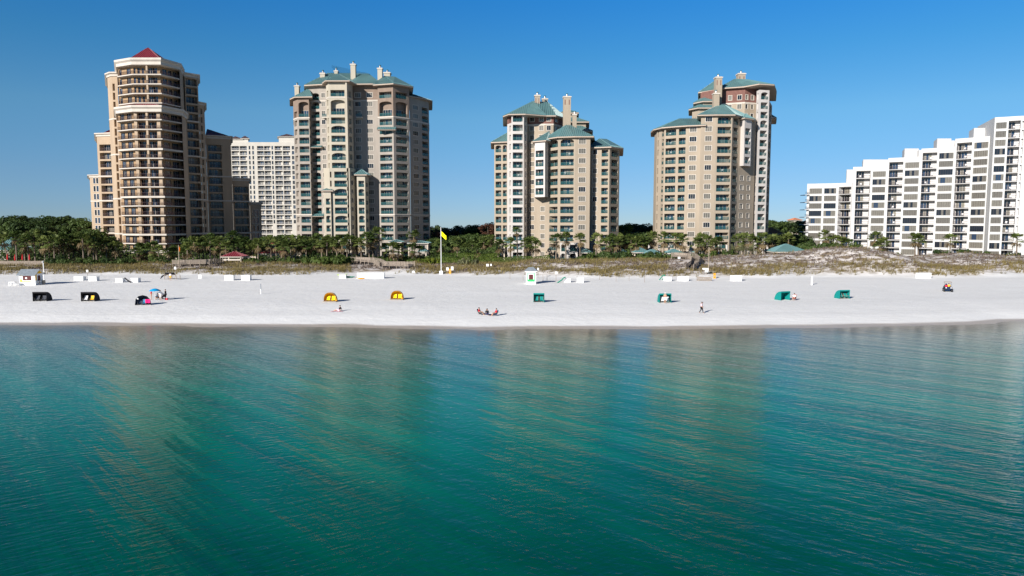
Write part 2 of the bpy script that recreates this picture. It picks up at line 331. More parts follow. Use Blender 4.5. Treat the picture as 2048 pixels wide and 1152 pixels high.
class Tower:
    def __init__(s, name, label, cat, c, z0, fh, rail='teal', group=None, panes=None, bar=None, trim=None):
        s.root = thing(name, label, cat, (c[0], c[1], 0), 0, group); s.c = c
        s.z0 = z0; s.fh = fh; s.rail = rail; s.rec = {}
        s.panes = panes or [M_CURT3, M_CURT, M_GLASS]; s.bar = bar or M_TRIM; s.trim = trim or M_TRIM; s.n = 0; s.span = None
    def fz(s, k): return s.z0 + k * s.fh
    def off(s): return (-s.c[0], -s.c[1], 0)
    def part(s, name, mb):
        o = mb.build(name, s.root); o.location = s.off(); return o
    def put(s, kind, me, x, y, z, rz, subs=()):
        s.rec.setdefault(kind, []).append((me, x, y, z, rz, list(subs)))
    def finish(s):
        for kind, L in s.rec.items():
            L.sort(key=lambda r: r[1] ** 2 + r[2] ** 2)
            for me, x, y, z, rz, subs in L[:100]:
                o = link(kind, me, s.root, (x - s.c[0], y - s.c[1], z), rz)
                for nm, sme in subs: link(nm, sme, o)
            rest = L[100:]
            if rest:
                mb = MB()
                for me, x, y, z, rz, subs in rest:
                    M = Matrix.Translation((x - s.c[0], y - s.c[1], z)) @ Matrix.Rotation(rz, 4, 'Z')
                    for mm in [me] + [b for _, b in subs]:
                        i = len(mb.v); mb.v.extend([tuple(M @ v.co) for v in mm.vertices])
                        for p in mm.polygons:
                            mb.f.append(tuple(i + j for j in p.vertices)); mb.mi.append(mb.m(mm.materials[p.material_index]))
                o = mb.build(kind, s.root); tag(o, kind='stuff')
    def face(s, mb, A, B, z0, z1, m, cols=()):
        A = Vector((A[0], A[1])); B = Vector((B[0], B[1])); u = (B - A); L = u.length; u.normalize(); rz = math.atan2(u.y, u.x)
        ops = []
        for c in cols:
            py = c.get('py', 330)
            us = []
            for px in (c['a'], c['b']):
                k = K(px, py); den = (u.x - k * u.y); us.append((k * A.y - A.x) / den if abs(den) > 1e-6 else 0)
            ua, ub = max(0.12, us[0]), min(L - 0.12, us[1])
            if ub - ua < 0.3: continue
            t = c['t']
            for k in range(c.get('k0', 0), c.get('k1', 40) + 1):
                if k in c.get('skip', ()): continue
                h = c.get('h', {'W': 1.45, 'L': 2.05, 'S': 1.9, 'D': 2.15, 'G': 1.95}[t]); zb = s.fz(k) + c.get('s', {'W': 0.75, 'L': 0.0, 'S': 0.1, 'D': 0.05, 'G': 0.3}[t])
                tall = c.get('tall', {}).get(k, 0); h += tall
                zt = zb + h
                if zb < z0 + 0.02 or zt > z1 - 0.15: continue
                ar = 0.0
                if t == 'L' and (k in c.get('arch', ())): ar = min(0.75, 0.28 * (ub - ua)); zt += 0.25; 
                ops.append((ua, ub, zb, zt, ar))
                W = ub - ua; Hh = zt - zb; p = A + u * ua; s.n += 1; sd_ = (s.n * 7919) % 11
                mw, mh = round(W, 3), round(Hh, 3)
                if t in ('W', 'G'):
                    me = cached(('w', mw, mh, s.trim.name, t), lambda: win_mesh(W, Hh, s.trim if t == 'W' else m))
                    v = sd_ % 5 if t == 'W' else sd_ % 7
                    if t == 'W': g = [s.panes[0], s.panes[1], s.panes[0], s.panes[2], s.panes[1]][v]
                    else: g = [M_CURT3, M_CURT, [M_CURT3, M_GLASS], M_CURT3, M_GLASS, [M_CURT, M_GLASSB, M_CURT], M_CURT][v]
                    pm = cached(('p', mw, mh, v, t, s.panes[0].name), lambda: pane_mesh(W, Hh, g, s.bar, v + 3))
                    s.put('window', me, p.x, p.y, zb, rz, [('pane', pm)])
                elif t == 'D':
                    v = sd_ % 4
                    pm = cached(('d', mw, mh, v), lambda: pane_mesh(W, Hh, [M_GLASS, M_GLASSB, M_GLASS], M_TRIM, v))
                    s.put('glass_door', pm, p.x, p.y, zb, rz)
                elif t == 'S':
                    me = cached(('s', mw, mh, m.name), lambda: balcony_mesh(W, Hh, 0.8, m))
                    s.put('narrow_opening', me, p.x, p.y, zb, rz)
                else:
                    d = c.get('d', 1.7)
                    me = cached(('b', mw, mh, d, m.name), lambda: balcony_mesh(W, Hh, d, m))
                    dm = cached(('bd', mw, mh, d, sd_, s.span), lambda: door_mesh(W, Hh, d, sd_, s.span))
                    rm = cached(('r', mw, s.rail), lambda: rail_mesh(W, s.rail))
                    s.put('balcony', me, p.x, p.y, zb, rz, [('glass_door', dm), ('railing', rm)])
                    if c.get('desc') and (s.n * 31) % 10 < 6:
                        cp = p + u * (W * (0.3 + 0.45 * ((s.n * 13) % 7) / 7)) + Vector((-u.y, u.x)) * 0.75
                        o = link('patio_chair', cached('chair', patio_chair), None, (cp.x, cp.y, zb + 0.005), rz + 0.4 * (((s.n * 17) % 9) / 4 - 1))
                        tag(o, 'white patio chair on %s-floor balcony, %s' % (NORD[k], c['desc']), 'patio chair', 'white patio chairs on balconies')
        cuts = sorted(set([0.0, L] + [o[0] for o in ops] + [o[1] for o in ops]))
        def pt(uu, z): return (A.x + u.x * uu, A.y + u.y * uu, z)
        for a, b in zip(cuts, cuts[1:]):
            if b - a < 1e-4: continue
            mid = (a + b) / 2; zs = z0
            for o in sorted([o for o in ops if o[0] < mid < o[1]], key=lambda o: o[2]):
                if o[2] > zs: mb.poly([pt(a, zs), pt(b, zs), pt(b, o[2]), pt(a, o[2])], m)
                zs = max(zs, o[3])
            mb.poly([pt(a, zs), pt(b, zs), pt(b, z1), pt(a, z1)], m)
        for ua, ub, zb, zt, ar in ops:
            if ar:
                n = 8; um = (ua + ub) / 2; r = (ub - ua) / 2
                for i in range(n):
                    a0 = math.pi * i / n; a1 = math.pi * (i + 1) / n
                    x0 = um - r * math.cos(a0); x1 = um - r * math.cos(a1)
                    mb.poly([pt(x0, zt - ar + ar * math.sin(a0)), pt(x1, zt - ar + ar * math.sin(a1)), pt(x1, zt), pt(x0, zt)], m)
    def band(s, mb, pts, z, h, m, proud=0.09, closed=False):
        """trim course running along a chain of wall corners"""
        o = offset(pts, proud, closed)
        n = len(pts)
        for i in range(n if closed else n - 1):
            a, b = o[i], o[(i + 1) % n]; c, d = pts[(i + 1) % n], pts[i]
            mb.poly([(*a, z), (*b, z), (*b, z + h), (*a, z + h)], m)
            mb.poly([(*a, z + h), (*b, z + h), (*c, z + h), (*d, z + h)], m)
            mb.poly([(*d, z), (*c, z), (*b, z), (*a, z)], m)
        if not closed:
            for a, d in ((o[0], pts[0]), (o[-1], pts[-1])): mb.poly([(*a, z), (*d, z), (*d, z + h), (*a, z + h)], m)
    def vol(s, name, pts, z0, z1, m, cols={}, zm=None, cap=True, bands=(), mats={}):
        """pts: front corners left to right then the back, as world xy; zm: [(z, material)] switches of material upward"""
        mb = MB(); n = len(pts)
        for i in range(n):
            segs = [(z0, mats.get(i, m))] + [(z, mm) for z, mm in (zm or []) if z0 < z < z1]
            for j, (za, mm) in enumerate(segs):
                zb = segs[j + 1][0] if j + 1 < len(segs) else z1
                s.face(mb, pts[i], pts[(i + 1) % n], za, zb, mm, cols.get(i, ()))
        if cap: mb.poly([(*p, z1) for p in pts], m)
        for b in bands: s.band(mb, pts[:b[3]] if len(b) > 3 else pts, b[0], b[1], b[2], 0.1, len(b) <= 3)
        return s.part(name, mb)
def offset(pts, d, closed=True):
    n = len(pts); out = []
    for i in range(n):
        p = Vector(pts[i]); es = []
        if closed or i > 0: e = (p - Vector(pts[i - 1])).normalized(); es.append(e)
        if closed or i < n - 1: e = (Vector(pts[(i + 1) % n]) - p).normalized(); es.append(e)
        ns = [Vector((e.y, -e.x)) for e in es]
        if len(ns) == 1: out.append(tuple(p + ns[0] * d)); continue
        b = (ns[0] + ns[1]); l = b.length
        if l < 0.3: out.append(tuple(p + ns[0] * d)); continue
        b.normalize(); c = max(0.45, b.dot(ns[0])); out.append(tuple(p + b * (d / c)))
    return out
def seams(mb, poly, m, step):
    a = Vector(poly[0]); e = Vector(poly[1]) - a; L = e.length
    if L < 0.8: return
    e.normalize(); nrm = e.cross(Vector(poly[-1]) - a).normalized(); sl = nrm.cross(e)
    P2 = [((Vector(p) - a).dot(e), (Vector(p) - a).dot(sl)) for p in poly]
    k = step * 0.5
    lo = min(p[0] for p in P2); hi = max(p[0] for p in P2)
    x = math.ceil(lo / step) * step + 0.001
    while x < hi:
        ys = []
        for (x0, y0), (x1, y1) in zip(P2, P2[1:] + P2[:1]):
            if (x0 - x) * (x1 - x) < 0: ys.append(y0 + (y1 - y0) * (x - x0) / (x1 - x0))
        if len(ys) >= 2 and max(ys) - min(ys) > 0.3:
            p, t = a + e * x + sl * min(ys), a + e * x + sl * max(ys)
            hw = e * 0.035; up = nrm * 0.09
            mb.poly([p - hw, p - hw * 0.4 + up, t - hw * 0.4 + up, t - hw], m); mb.poly([p + hw, t + hw, t + hw * 0.4 + up, p + hw * 0.4 + up], m)
            mb.poly([p - hw * 0.4 + up, p + hw * 0.4 + up, t + hw * 0.4 + up, t - hw * 0.4 + up], m)
            mb.poly([p - hw, p + hw, p + hw * 0.4 + up, p - hw * 0.4 + up], m)
        x += step
def hip_mb(pts, z, over, ridge, rz, m, step=0.62, fascia=M_SOFFIT, fh=0.35):
    o = offset(pts, over, True); mb = MB(); n = len(o)
    near = []
    for p in o:
        near.append(min(range(len(ridge)), key=lambda i: (ridge[i][0] - p[0]) ** 2 + (ridge[i][1] - p[1]) ** 2))
    for i in range(n):
        j = (i + 1) % n; a = (*o[i], z); b = (*o[j], z); ra = (*ridge[near[i]], rz); rb = (*ridge[near[j]], rz)
        f = [a, b, ra] if near[i] == near[j] else [a, b, rb, ra]
        mb.poly(f, m); seams(mb, f, m, step)
    ea = MB()
    o2 = offset(pts, over - 0.06, True)
    for i in range(n):
        j = (i + 1) % n
        ea.poly([(*o2[i], z - fh), (*o2[j], z - fh), (*o2[j], z - 0.01), (*o2[i], z - 0.01)], fascia)
    ea.poly([(*p, z - fh) for p in reversed(o2)], fascia)
    return mb, ea
def add_hip(T, pts, z, over, ridge, rz, m=M_TEALROOF, step=0.62, fascia=M_SOFFIT, fh=0.35, parent=None):
    mb, ea = hip_mb(pts, z, over, ridge, rz, m, step, fascia, fh)
    r = T.part('roof', mb); e = ea.build('eaves', r); return r
def chimney(T, x, y, z0, z1, w_, m=M_BEIGE, slots=True, flue=True):
    mb = MB(); h = w_ / 2
    mb.box((x - h, y - h, z0), (x + h, y + h, z1 - 0.5), m)
    mb.box((x - h - 0.18, y - h - 0.18, z1 - 0.5), (x + h + 0.18, y + h + 0.18, z1 - 0.15), M_TRIM)
    mb.box((x - h + 0.1, y - h + 0.1, z1 - 0.15), (x + h - 0.1, y + h - 0.1, z1), m)
    if slots:
        for sx in (-0.28, 0.28): mb.box((x + sx * w_ - 0.13 * w_ / 2, y - h - 0.012, z1 - 2.8), (x + sx * w_ + 0.13 * w_ / 2, y - h + 0.05, z1 - 1.2), M_BRICK)
    o = T.part('chimney', mb)
    if flue:
        f = MB(); f.cyl((x, y, z1), (x, y, z1 + 0.7), 0.28, 0.28, M_STEEL, 8); f.cyl((x, y, z1 + 0.7), (x, y, z1 + 0.95), 0.42, 0.3, M_RAILMET, 8)
        f.build('flue', o)
    return o
def X(px, Y): return P(px, Y)
def C(t, a, b, **k): return dict(t=t, a=a, b=b, **k)

def tower_red():
    T = Tower('apartment_tower', 'tall tan apartment tower with two red pyramid roofs and wraparound balconies', 'apartment tower', X(300, 240), 2.24, 2.91, 'dark', trim=M_TRIM, panes=[M_GLASSB, M_GLASS, M_GLASSB])
    TB = [M_TRIM]
    def ring(front, k0, k1, inner, doors, piers, zlow, ztop, thick_at=()):
        """wraparound slabs and railings in front of an inset wall"""
        for k in range(k0, k1 + 1):
            z = T.fz(k); th = 0.55 if k in thick_at else 0.3
            mb = MB(); n = len(front)
            a = front; b = inner
            for i in range(n - 1):
                mb.poly([(*a[i], z - th), (*a[i + 1], z - th), (*a[i + 1], z), (*a[i], z)], M_TRIM)
                mb.poly([(*a[i], z), (*a[i + 1], z), (*b[i + 1], z), (*b[i], z)], M_STONE)
                mb.poly([(*b[i], z - th), (*b[i + 1], z - th), (*a[i + 1], z - th), (*a[i], z - th)], M_TRIM)
            mb.poly([(*b[0], z - th), (*a[0], z - th), (*a[0], z), (*b[0], z)], M_TRIM)
            mb.poly([(*a[-1], z - th), (*b[-1], z - th), (*b[-1], z), (*a[-1], z)], M_TRIM)
            o = T.part('balcony', mb)
            rl = MB(); rp = offset(front, -0.12, False)
            for i in range(n - 1):
                p, t = Vector((*rp[i], z)), Vector((*rp[i + 1], z)); L = (t - p).length
                for zz, r in ((1.0, 0.04), (0.12, 0.025)): rl.cyl(p + Vector((0, 0, zz)), t + Vector((0, 0, zz)), r, r, M_RAILDARK, 4)
                m_ = int(L / 0.22)
                for j in range(m_ + 1):
                    c = p.lerp(t, j / m_); rl.cyl(c + Vector((0, 0, 0.0)), c + Vector((0, 0, 1.0)), 0.034, 0.034, M_RAILDARK, 3, False)
            rl.build('railing', o)
    # middle block
    fm = [X(238, 227.5), X(271, 223.5), X(327, 223.5), X(367, 231.5)]
    im = [X(241, 229.5), X(272, 225.9), X(325, 225.9), X(362, 233.5)]
    back = [X(376, 240), X(376, 262), X(238, 262)]
    zM = 48.6
    dm = {0: [C('D', 245, 253), C('D', 258.5, 267.5)], 1: [C('D', 281.5, 294), C('D', 302, 316)], 2: [C('D', 330, 341), C('D', 346, 358)]}
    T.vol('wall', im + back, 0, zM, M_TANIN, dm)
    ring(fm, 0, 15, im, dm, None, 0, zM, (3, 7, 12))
    def pier(px, Y, wpx, z0, z1, m=M_TAN):
        a = X(px - wpx / 2, Y); b = X(px + wpx / 2, Y); mb = MB(); mb.box((a[0], a[1], z0), (b[0], a[1] + 0.7, z1), m); T.part('pillar', mb)
    pier(297.5, 223.75, 4, 0, zM); pier(275, 224.4, 6, 0, zM); pier(320.5, 224.4, 6.5, 0, zM)
    mb = MB()
    a, b = X(367.5, 231.6), X(376, 240.2); T.face(mb, a, b, 0, zM - 0.2, M_TAN); T.part('wall', mb)
    fo = offset(fm + [X(376, 240), X(376, 258), X(240, 258)], 0.35)
    def cornice(pts, z0, h):
        mb = MB(); o1 = offset(pts, 0.25); o2 = offset(pts, 0.75); n = len(pts)
        for i in range(n):
            j = (i + 1) % n
            mb.poly([(*o1[i], z0), (*o1[j], z0), (*o1[j], z0 + h * 0.45), (*o1[i], z0 + h * 0.45)], M_TRIM)
            mb.poly([(*o1[i], z0 + h * 0.45), (*o1[j], z0 + h * 0.45), (*o2[j], z0 + h * 0.7), (*o2[i], z0 + h * 0.7)], M_TRIM)
            mb.poly([(*o2[i], z0 + h * 0.7), (*o2[j], z0 + h * 0.7), (*o2[j], z0 + h), (*o2[i], z0 + h)], M_TRIM)
        mb.poly([(*p, z0 + h) for p in o2], M_STONE); mb.poly([(*p, z0) for p in reversed(o1)], M_TRIM)
        T.part('cornice', mb)
    cornice(fm + [X(376, 239.5), X(376, 258), X(240, 258)], zM - 0.5, 1.9)
    # small pyramid on the middle block (front half shows)
    add_hip(T, [X(263, 226.5), X(329, 226.5), X(352, 232), X(352, 240), X(258, 240), X(254, 231)], zM + 1.45, 0.2, [X(301, 230.5)], Zr(202, 230), M_REDROOF, 0.7, M_TRIM, 0.1)
    # top block
    ft = [X(243, 232), X(273, 228.5), X(329.5, 228.5), X(366, 236)]
    it = [X(246, 234), X(274, 230.8), X(328, 230.8), X(362, 238)]
    bt = [X(372, 245), X(372, 262), X(244, 262)]
    zT = 63.4
    dt = {0: [C('D', 247, 252), C('D', 262, 270)], 1: [C('D', 275.5, 279.5), C('D', 283, 288), C('D', 292, 296), C('D', 304, 322, skip=range(0, 0))], 2: [C('D', 333, 341), C('D', 344, 350), C('D', 354, 360)]}
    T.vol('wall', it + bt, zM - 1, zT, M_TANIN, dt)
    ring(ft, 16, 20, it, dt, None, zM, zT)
    pier(301.5, 228.7, 3.4, zM, zT)
    a, b = X(366.5, 236.2), X(373, 245.2); mb = MB(); T.face(mb, a, b, zM - 1, zT - 0.1, M_TAN); T.part('wall', mb)
    cornice(ft + [X(372, 245), X(372, 258), X(244, 258)], zT - 0.2, 2.0)
    add_hip(T, [X(268, 230.5), X(328, 230.5), X(352, 238), X(352, 250), X(268, 250), X(262, 236)], zT + 1.85, 0.2, [X(306, 239)], Zr(94.8, 239), M_REDROOF, 0.7, M_TRIM, 0.1)
    # side pieces
    def block(pts, ytop, Yt, cols={}, trim=(), m=M_TAN, top=1.0):
        z1 = Zr(ytop, Yt)
        bs = [(T.fz(k) - 0.45, 0.45, M_TRIM) for k in trim if T.fz(k) < z1 - 2]
        T.vol('wall', pts, 0, z1 - top, m, cols, bands=bs)
        cornice(pts, z1 - top - 0.05, top)
    block([X(223, 244), X(231, 241.5), X(243, 241.5), X(243, 262), X(223, 262)], 146, 243, {1: [C('S', 232.5, 237, h=2.3)]}, (3, 7, 12, 16), top=1.3)
    block([X(376, 246), X(402, 249.5), X(402, 262), X(372, 262)], 147, 248, {0: [C('L', 377.5, 400, h=2.3)]}, (3, 7, 12, 16), top=1.3)
    block([X(402.3, 252), X(413, 254.5), X(413, 268), X(402.3, 268)], 205, 254, {0: [C('S', 405, 408.5)]}, (3, 7, 12))
    block([X(413.2, 261), X(449, 263.5), X(463, 264.5), X(463, 282), X(413.2, 282)], 271, 263, {0: [C('L', 416, 444, h=2.3)]}, (3, 7, 10), top=1.2)
    block([X(463.2, 267), X(497, 270), X(497, 288), X(463.2, 288)], 356, 269, {0: [C('L', 465.5, 494.5, h=2.3)]}, (3, 7), top=1.1)
    block([X(497.2, 273), X(519.5, 275.5), X(519.5, 290), X(497.2, 290)], 404, 275, {0: [C('W', 502, 506.5, h=2.2, s=0.3), C('W', 509.5, 514, h=2.2, s=0.3)]}, (3,), top=0.9)
    block([X(196, 262), X(231, 260.5), X(231, 282), X(196, 282)], 265.5, 261, {0: [C('L', 200.5, 229, h=2.3)]}, (3, 7, 10), top=1.2)
    block([X(178, 268), X(200, 266), X(200, 284), X(178, 284)], 349, 267, {0: [C('W', 185, 189, h=2.0, s=0.4), C('W', 191, 195, h=2.0, s=0.4)]}, (3, 7), top=1.0)
    add_hip(T, [X(414, 262), X(450, 264), X(462, 266), X(462, 280), X(414, 280)], Zr(271, 263), 0.1, [X(417, 272)], Zr(258, 272), M_REDROOF, 0.7, M_TRIM, 0.1)
    add_hip(T, [X(212, 262), X(231, 261), X(231, 280), X(212, 280)], Zr(265, 262), 0.1, [X(229, 270)], Zr(257, 270), M_REDROOF, 0.7, M_TRIM, 0.1)
    # ground arcade under the front
    mb = MB()
    for px in (276, 286, 320, 330): 
        p = X(px, 221.5); mb.box((p[0] - 0.7, p[1] - 0.7, 1), (p[0] + 0.7, p[1] + 0.7, 5.2), M_TAN)
    p, t = X(240, 221), X(332, 221); mb.box((p[0], 220.2, 5.2), (t[0], 223.3, 5.9), M_TRIM)
    T.part('porch', mb)
    T.finish()

def tower_grey():
    T = Tower('apartment_tower', 'wide greige apartment tower with green hipped roof and six chimneys, left of flag pole', 'apartment tower', X(720, 248), 2.65, 2.95, 'teal')
    zE, zL = 60.6, 56.4
    A = (1, 4, 7, 11, 14, 16, 17, 20)
    # left bay
    top = [(Zr(230, 246), M_ORANGE)]
    T.vol('wall', [X(589.5, 250), X(598, 246.4), X(620.8, 246), X(620.8, 262), X(589.5, 262)], 0, zL, M_GREIGE,
          {0: [C('S', 591, 596.5, k1=16)], 1: [C('L', 600, 619.5, k1=15), C('L', 600, 619.5, k0=16, k1=16, tall={16: 2.7}, arch=(16,))]}, zm=[(T.fz(16) - 0.1, M_ORANGE)], bands=[(T.fz(16) - 0.5, 0.4, M_TRIM), (T.fz(5) - 0.4, 0.35, M_TRIM)])
    add_hip(T, [X(590, 250), X(598, 246.4), X(620.8, 246), X(624, 262), X(589.5, 262)], zL, 1.2, [X(622, 250)], zL + 3.6)
    # column of balconies and window strip
    T.vol('wall', [X(620.9, 249), X(643, 247.8), X(657, 247.4), X(657, 264), X(620.9, 264)], 0, zE, M_GREIGE,
          {0: [C('L', 625.5, 641.5, arch=(9, 18, 17, 1, 4))], 1: [C('W', 646, 653)]}, bands=[(T.fz(18) - 0.5, 0.35, M_TRIM), (T.fz(5) - 0.4, 0.35, M_TRIM)])
    # centre bay
    T.vol('wall', [X(655.5, 244), X(660.5, 241), X(697.5, 241), X(708, 245.6), X(708, 262), X(655.5, 262)], 0, zE, M_CREAM,
          {0: [C('S', 656.8, 659.5)], 1: [C('L', 664, 692, arch=(1, 4, 7, 11, 14), k1=15, desc='cream middle bay of the six-chimney tower'), C('L', 664, 692, k0=16, k1=16, tall={16: 2.5}, arch=(16,)), C('L', 664, 692, k0=18, k1=19)], 2: [C('S', 700, 705)]}, bands=[(T.fz(18) - 0.5, 0.35, M_TRIM)])
    p = [X(694, 240.6), X(697.3, 240.6)]
    mb = MB(); mb.box((p[0][0], 240.2, 0), (p[1][0], 240.95, zE - 0.4), M_CREAM); T.part('pillar', mb)
    # lower extension of the centre bay and its turrets
    T.vol('wall', [X(647, 243.5), X(658, 240.2), X(699, 240.2), X(711, 244), X(711, 248), X(647, 248)], 0, Zr(336, 240), M_CREAM,
          {1: [C('S', 659.3, 662.3), C('L', 668, 694.5, arch=(1, 4, 7))], 2: [C('W', 701.5, 705.5)]})
    T.vol('wall', [X(646, 241.5), X(649, 239.5), X(660.5, 239.5), X(660.5, 246), X(646, 246)], 0, Zr(381, 240), M_CREAM, {1: [C('L', 650, 659, arch=(1, 4), d=1.2)]})
    add_hip(T, [X(646, 241.5), X(649, 239.5), X(660.5, 239.5), X(660.5, 246), X(646, 246)], Zr(381, 240), 0.8, [X(657.5, 243)], Zr(374, 242))
    T.vol('wall', [X(713, 241.2), X(729.5, 241.2), X(737, 245), X(737, 248), X(713, 248)], 0, Zr(349, 241), M_CREAM, {0: [C('L', 716, 727.5, arch=(1, 4, 7, 9), d=1.3)], 1: [C('S', 731, 735, h=1.3)]})
    add_hip(T, [X(713, 241.2), X(729.5, 241.2), X(737, 245), X(737, 248), X(713, 248)], Zr(349, 241), 0.9, [X(723, 244.5)], Zr(338, 244))
    # right window wall
    T.vol('wall', [X(707, 247.4), X(757.5, 247), X(757.5, 264), X(707, 264)], 0, zE, M_GREIGE, {0: [C('W', 712.5, 723.5), C('W', 735.5, 747)]}, zm=[(T.fz(18) - 0.1, M_ORANGE)], bands=[(T.fz(18) - 0.5, 0.4, M_TRIM), (T.fz(5) - 0.4, 0.35, M_TRIM)])
    for px in (646, 714):
        a, b = X(px, 245.6), X(px + 12, 245.6); mb = MB(); z = T.fz(16) - 0.35; mb.box((a[0], a[1], z), (b[0], a[1] + 1.6, z + 0.35), M_TRIM); mb.box((a[0], a[1], z + 0.35), (b[0], a[1] + 0.08, z + 1.3), M_RAILTEAL); T.part('ledge', mb)
    # right bay
    T.vol('wall', [X(757.5, 245.2), X(788, 243.4), X(820, 248), X(820, 264), X(757.5, 264)], 0, zE - 0.5, M_GREIGE,
          {0: [C('L', 760.5, 785, k1=15, desc='right bay of the six-chimney tower'), C('L', 760.5, 785, k0=16, k1=16, tall={16: 2.5}, arch=(16,)), C('L', 760.5, 785, k0=18)], 1: [C('L', 793, 816, k1=15), C('L', 793, 816, k0=16, k1=16, tall={16: 2.5}, arch=(16,)), C('L', 793, 816, k0=18)]},
          zm=[(T.fz(16) - 0.1, M_ORANGE)], bands=[(T.fz(16) - 0.5, 0.4, M_TRIM), (T.fz(5) - 0.4, 0.35, M_TRIM)])
    zR = Zr(196, 256)
    T.vol('wall', [X(820.5, 252), X(842, 256.5), X(859, 261.5), X(859, 280), X(820.5, 280)], 0, zR, M_GREIGE, {0: [C('W', 827, 837)], 1: [C('L', 845, 856.5, d=2.2)]}, bands=[(T.fz(16) - 0.5, 0.4, M_TRIM), (T.fz(5) - 0.4, 0.35, M_TRIM)])
    add_hip(T, [X(815, 252), X(842, 256.5), X(859, 261.5), X(859, 280), X(815, 280)], zR, 1.3, [X(826, 266)], zR + 3.2)
    # main roofs
    add_hip(T, [X(621, 248.5), X(659, 246.6), X(700, 246.6), X(757, 246), X(772, 264), X(690, 272), X(621, 264)], zE, 1.5, [X(660, 256), X(740, 257)], Zr(147, 257))
    add_hip(T, [X(655.5, 244), X(660.5, 240.8), X(697.5, 240.8), X(708, 245.6), X(706, 254), X(657, 254)], zE + 0.02, 1.3, [X(681, 249.5)], Zr(147.5, 249.5))
    add_hip(T, [X(757, 245), X(788, 243.2), X(820, 248), X(818, 266), X(757, 262)], zE - 0.5, 1.5, [X(772, 252), X(792, 253)], Zr(152, 252))
    add_hip(T, [X(708, 247), X(757, 246.6), X(757, 258), X(708, 258)], zE + 0.03, 1.4, [X(722, 252), X(740, 252)], Zr(148.5, 252))
    for (a, b, yt, yb, Y) in ((594, 603, 171, 190, 252), (645, 655, 146, 166, 253), (673, 680, 141, 152, 256), (705.5, 715.5, 128, 158, 250.5), (758.5, 768, 136, 155, 251), (771, 784, 145, 158, 259)):
        x0, x1 = X(a, Y)[0], X(b, Y)[0]
        chimney(T, (x0 + x1) / 2, Y, Zr(yb, Y) - 2, Zr(yt, Y), (x1 - x0) * 0.95, M_CREAM, False)
    # canopies
    def canopy(a, b, Y, y0, y1, dep=1.6):
        p, t = X(a, Y), X(b, Y); mb = MB(); zt, zb = Zr(y0, Y), Zr(y1, Y)
        mb.box((p[0], Y + 0.2, zb - 0.25), (t[0], Y + dep, zb - 0.02), M_SOFFIT); f = [(p[0], Y, zb), (t[0], Y, zb), (t[0], Y + dep, zt), (p[0], Y + dep, zt)]
        mb.poly(f, M_TEALROOF); seams(mb, f, M_TEALROOF, 0.6)
        mb.poly([(p[0], Y, zb), (p[0], Y + dep, zt), (p[0], Y + dep, zb)], M_TEALROOF); mb.poly([(t[0], Y, zb), (t[0], Y + dep, zb), (t[0], Y + dep, zt)], M_TEALROOF)
        T.part('canopy', mb)
    canopy(755, 792, 241.6, 252, 258.5, 2); canopy(620.5, 643, 246, 290, 294); canopy(621, 644, 246, 427, 432)
    T.finish()

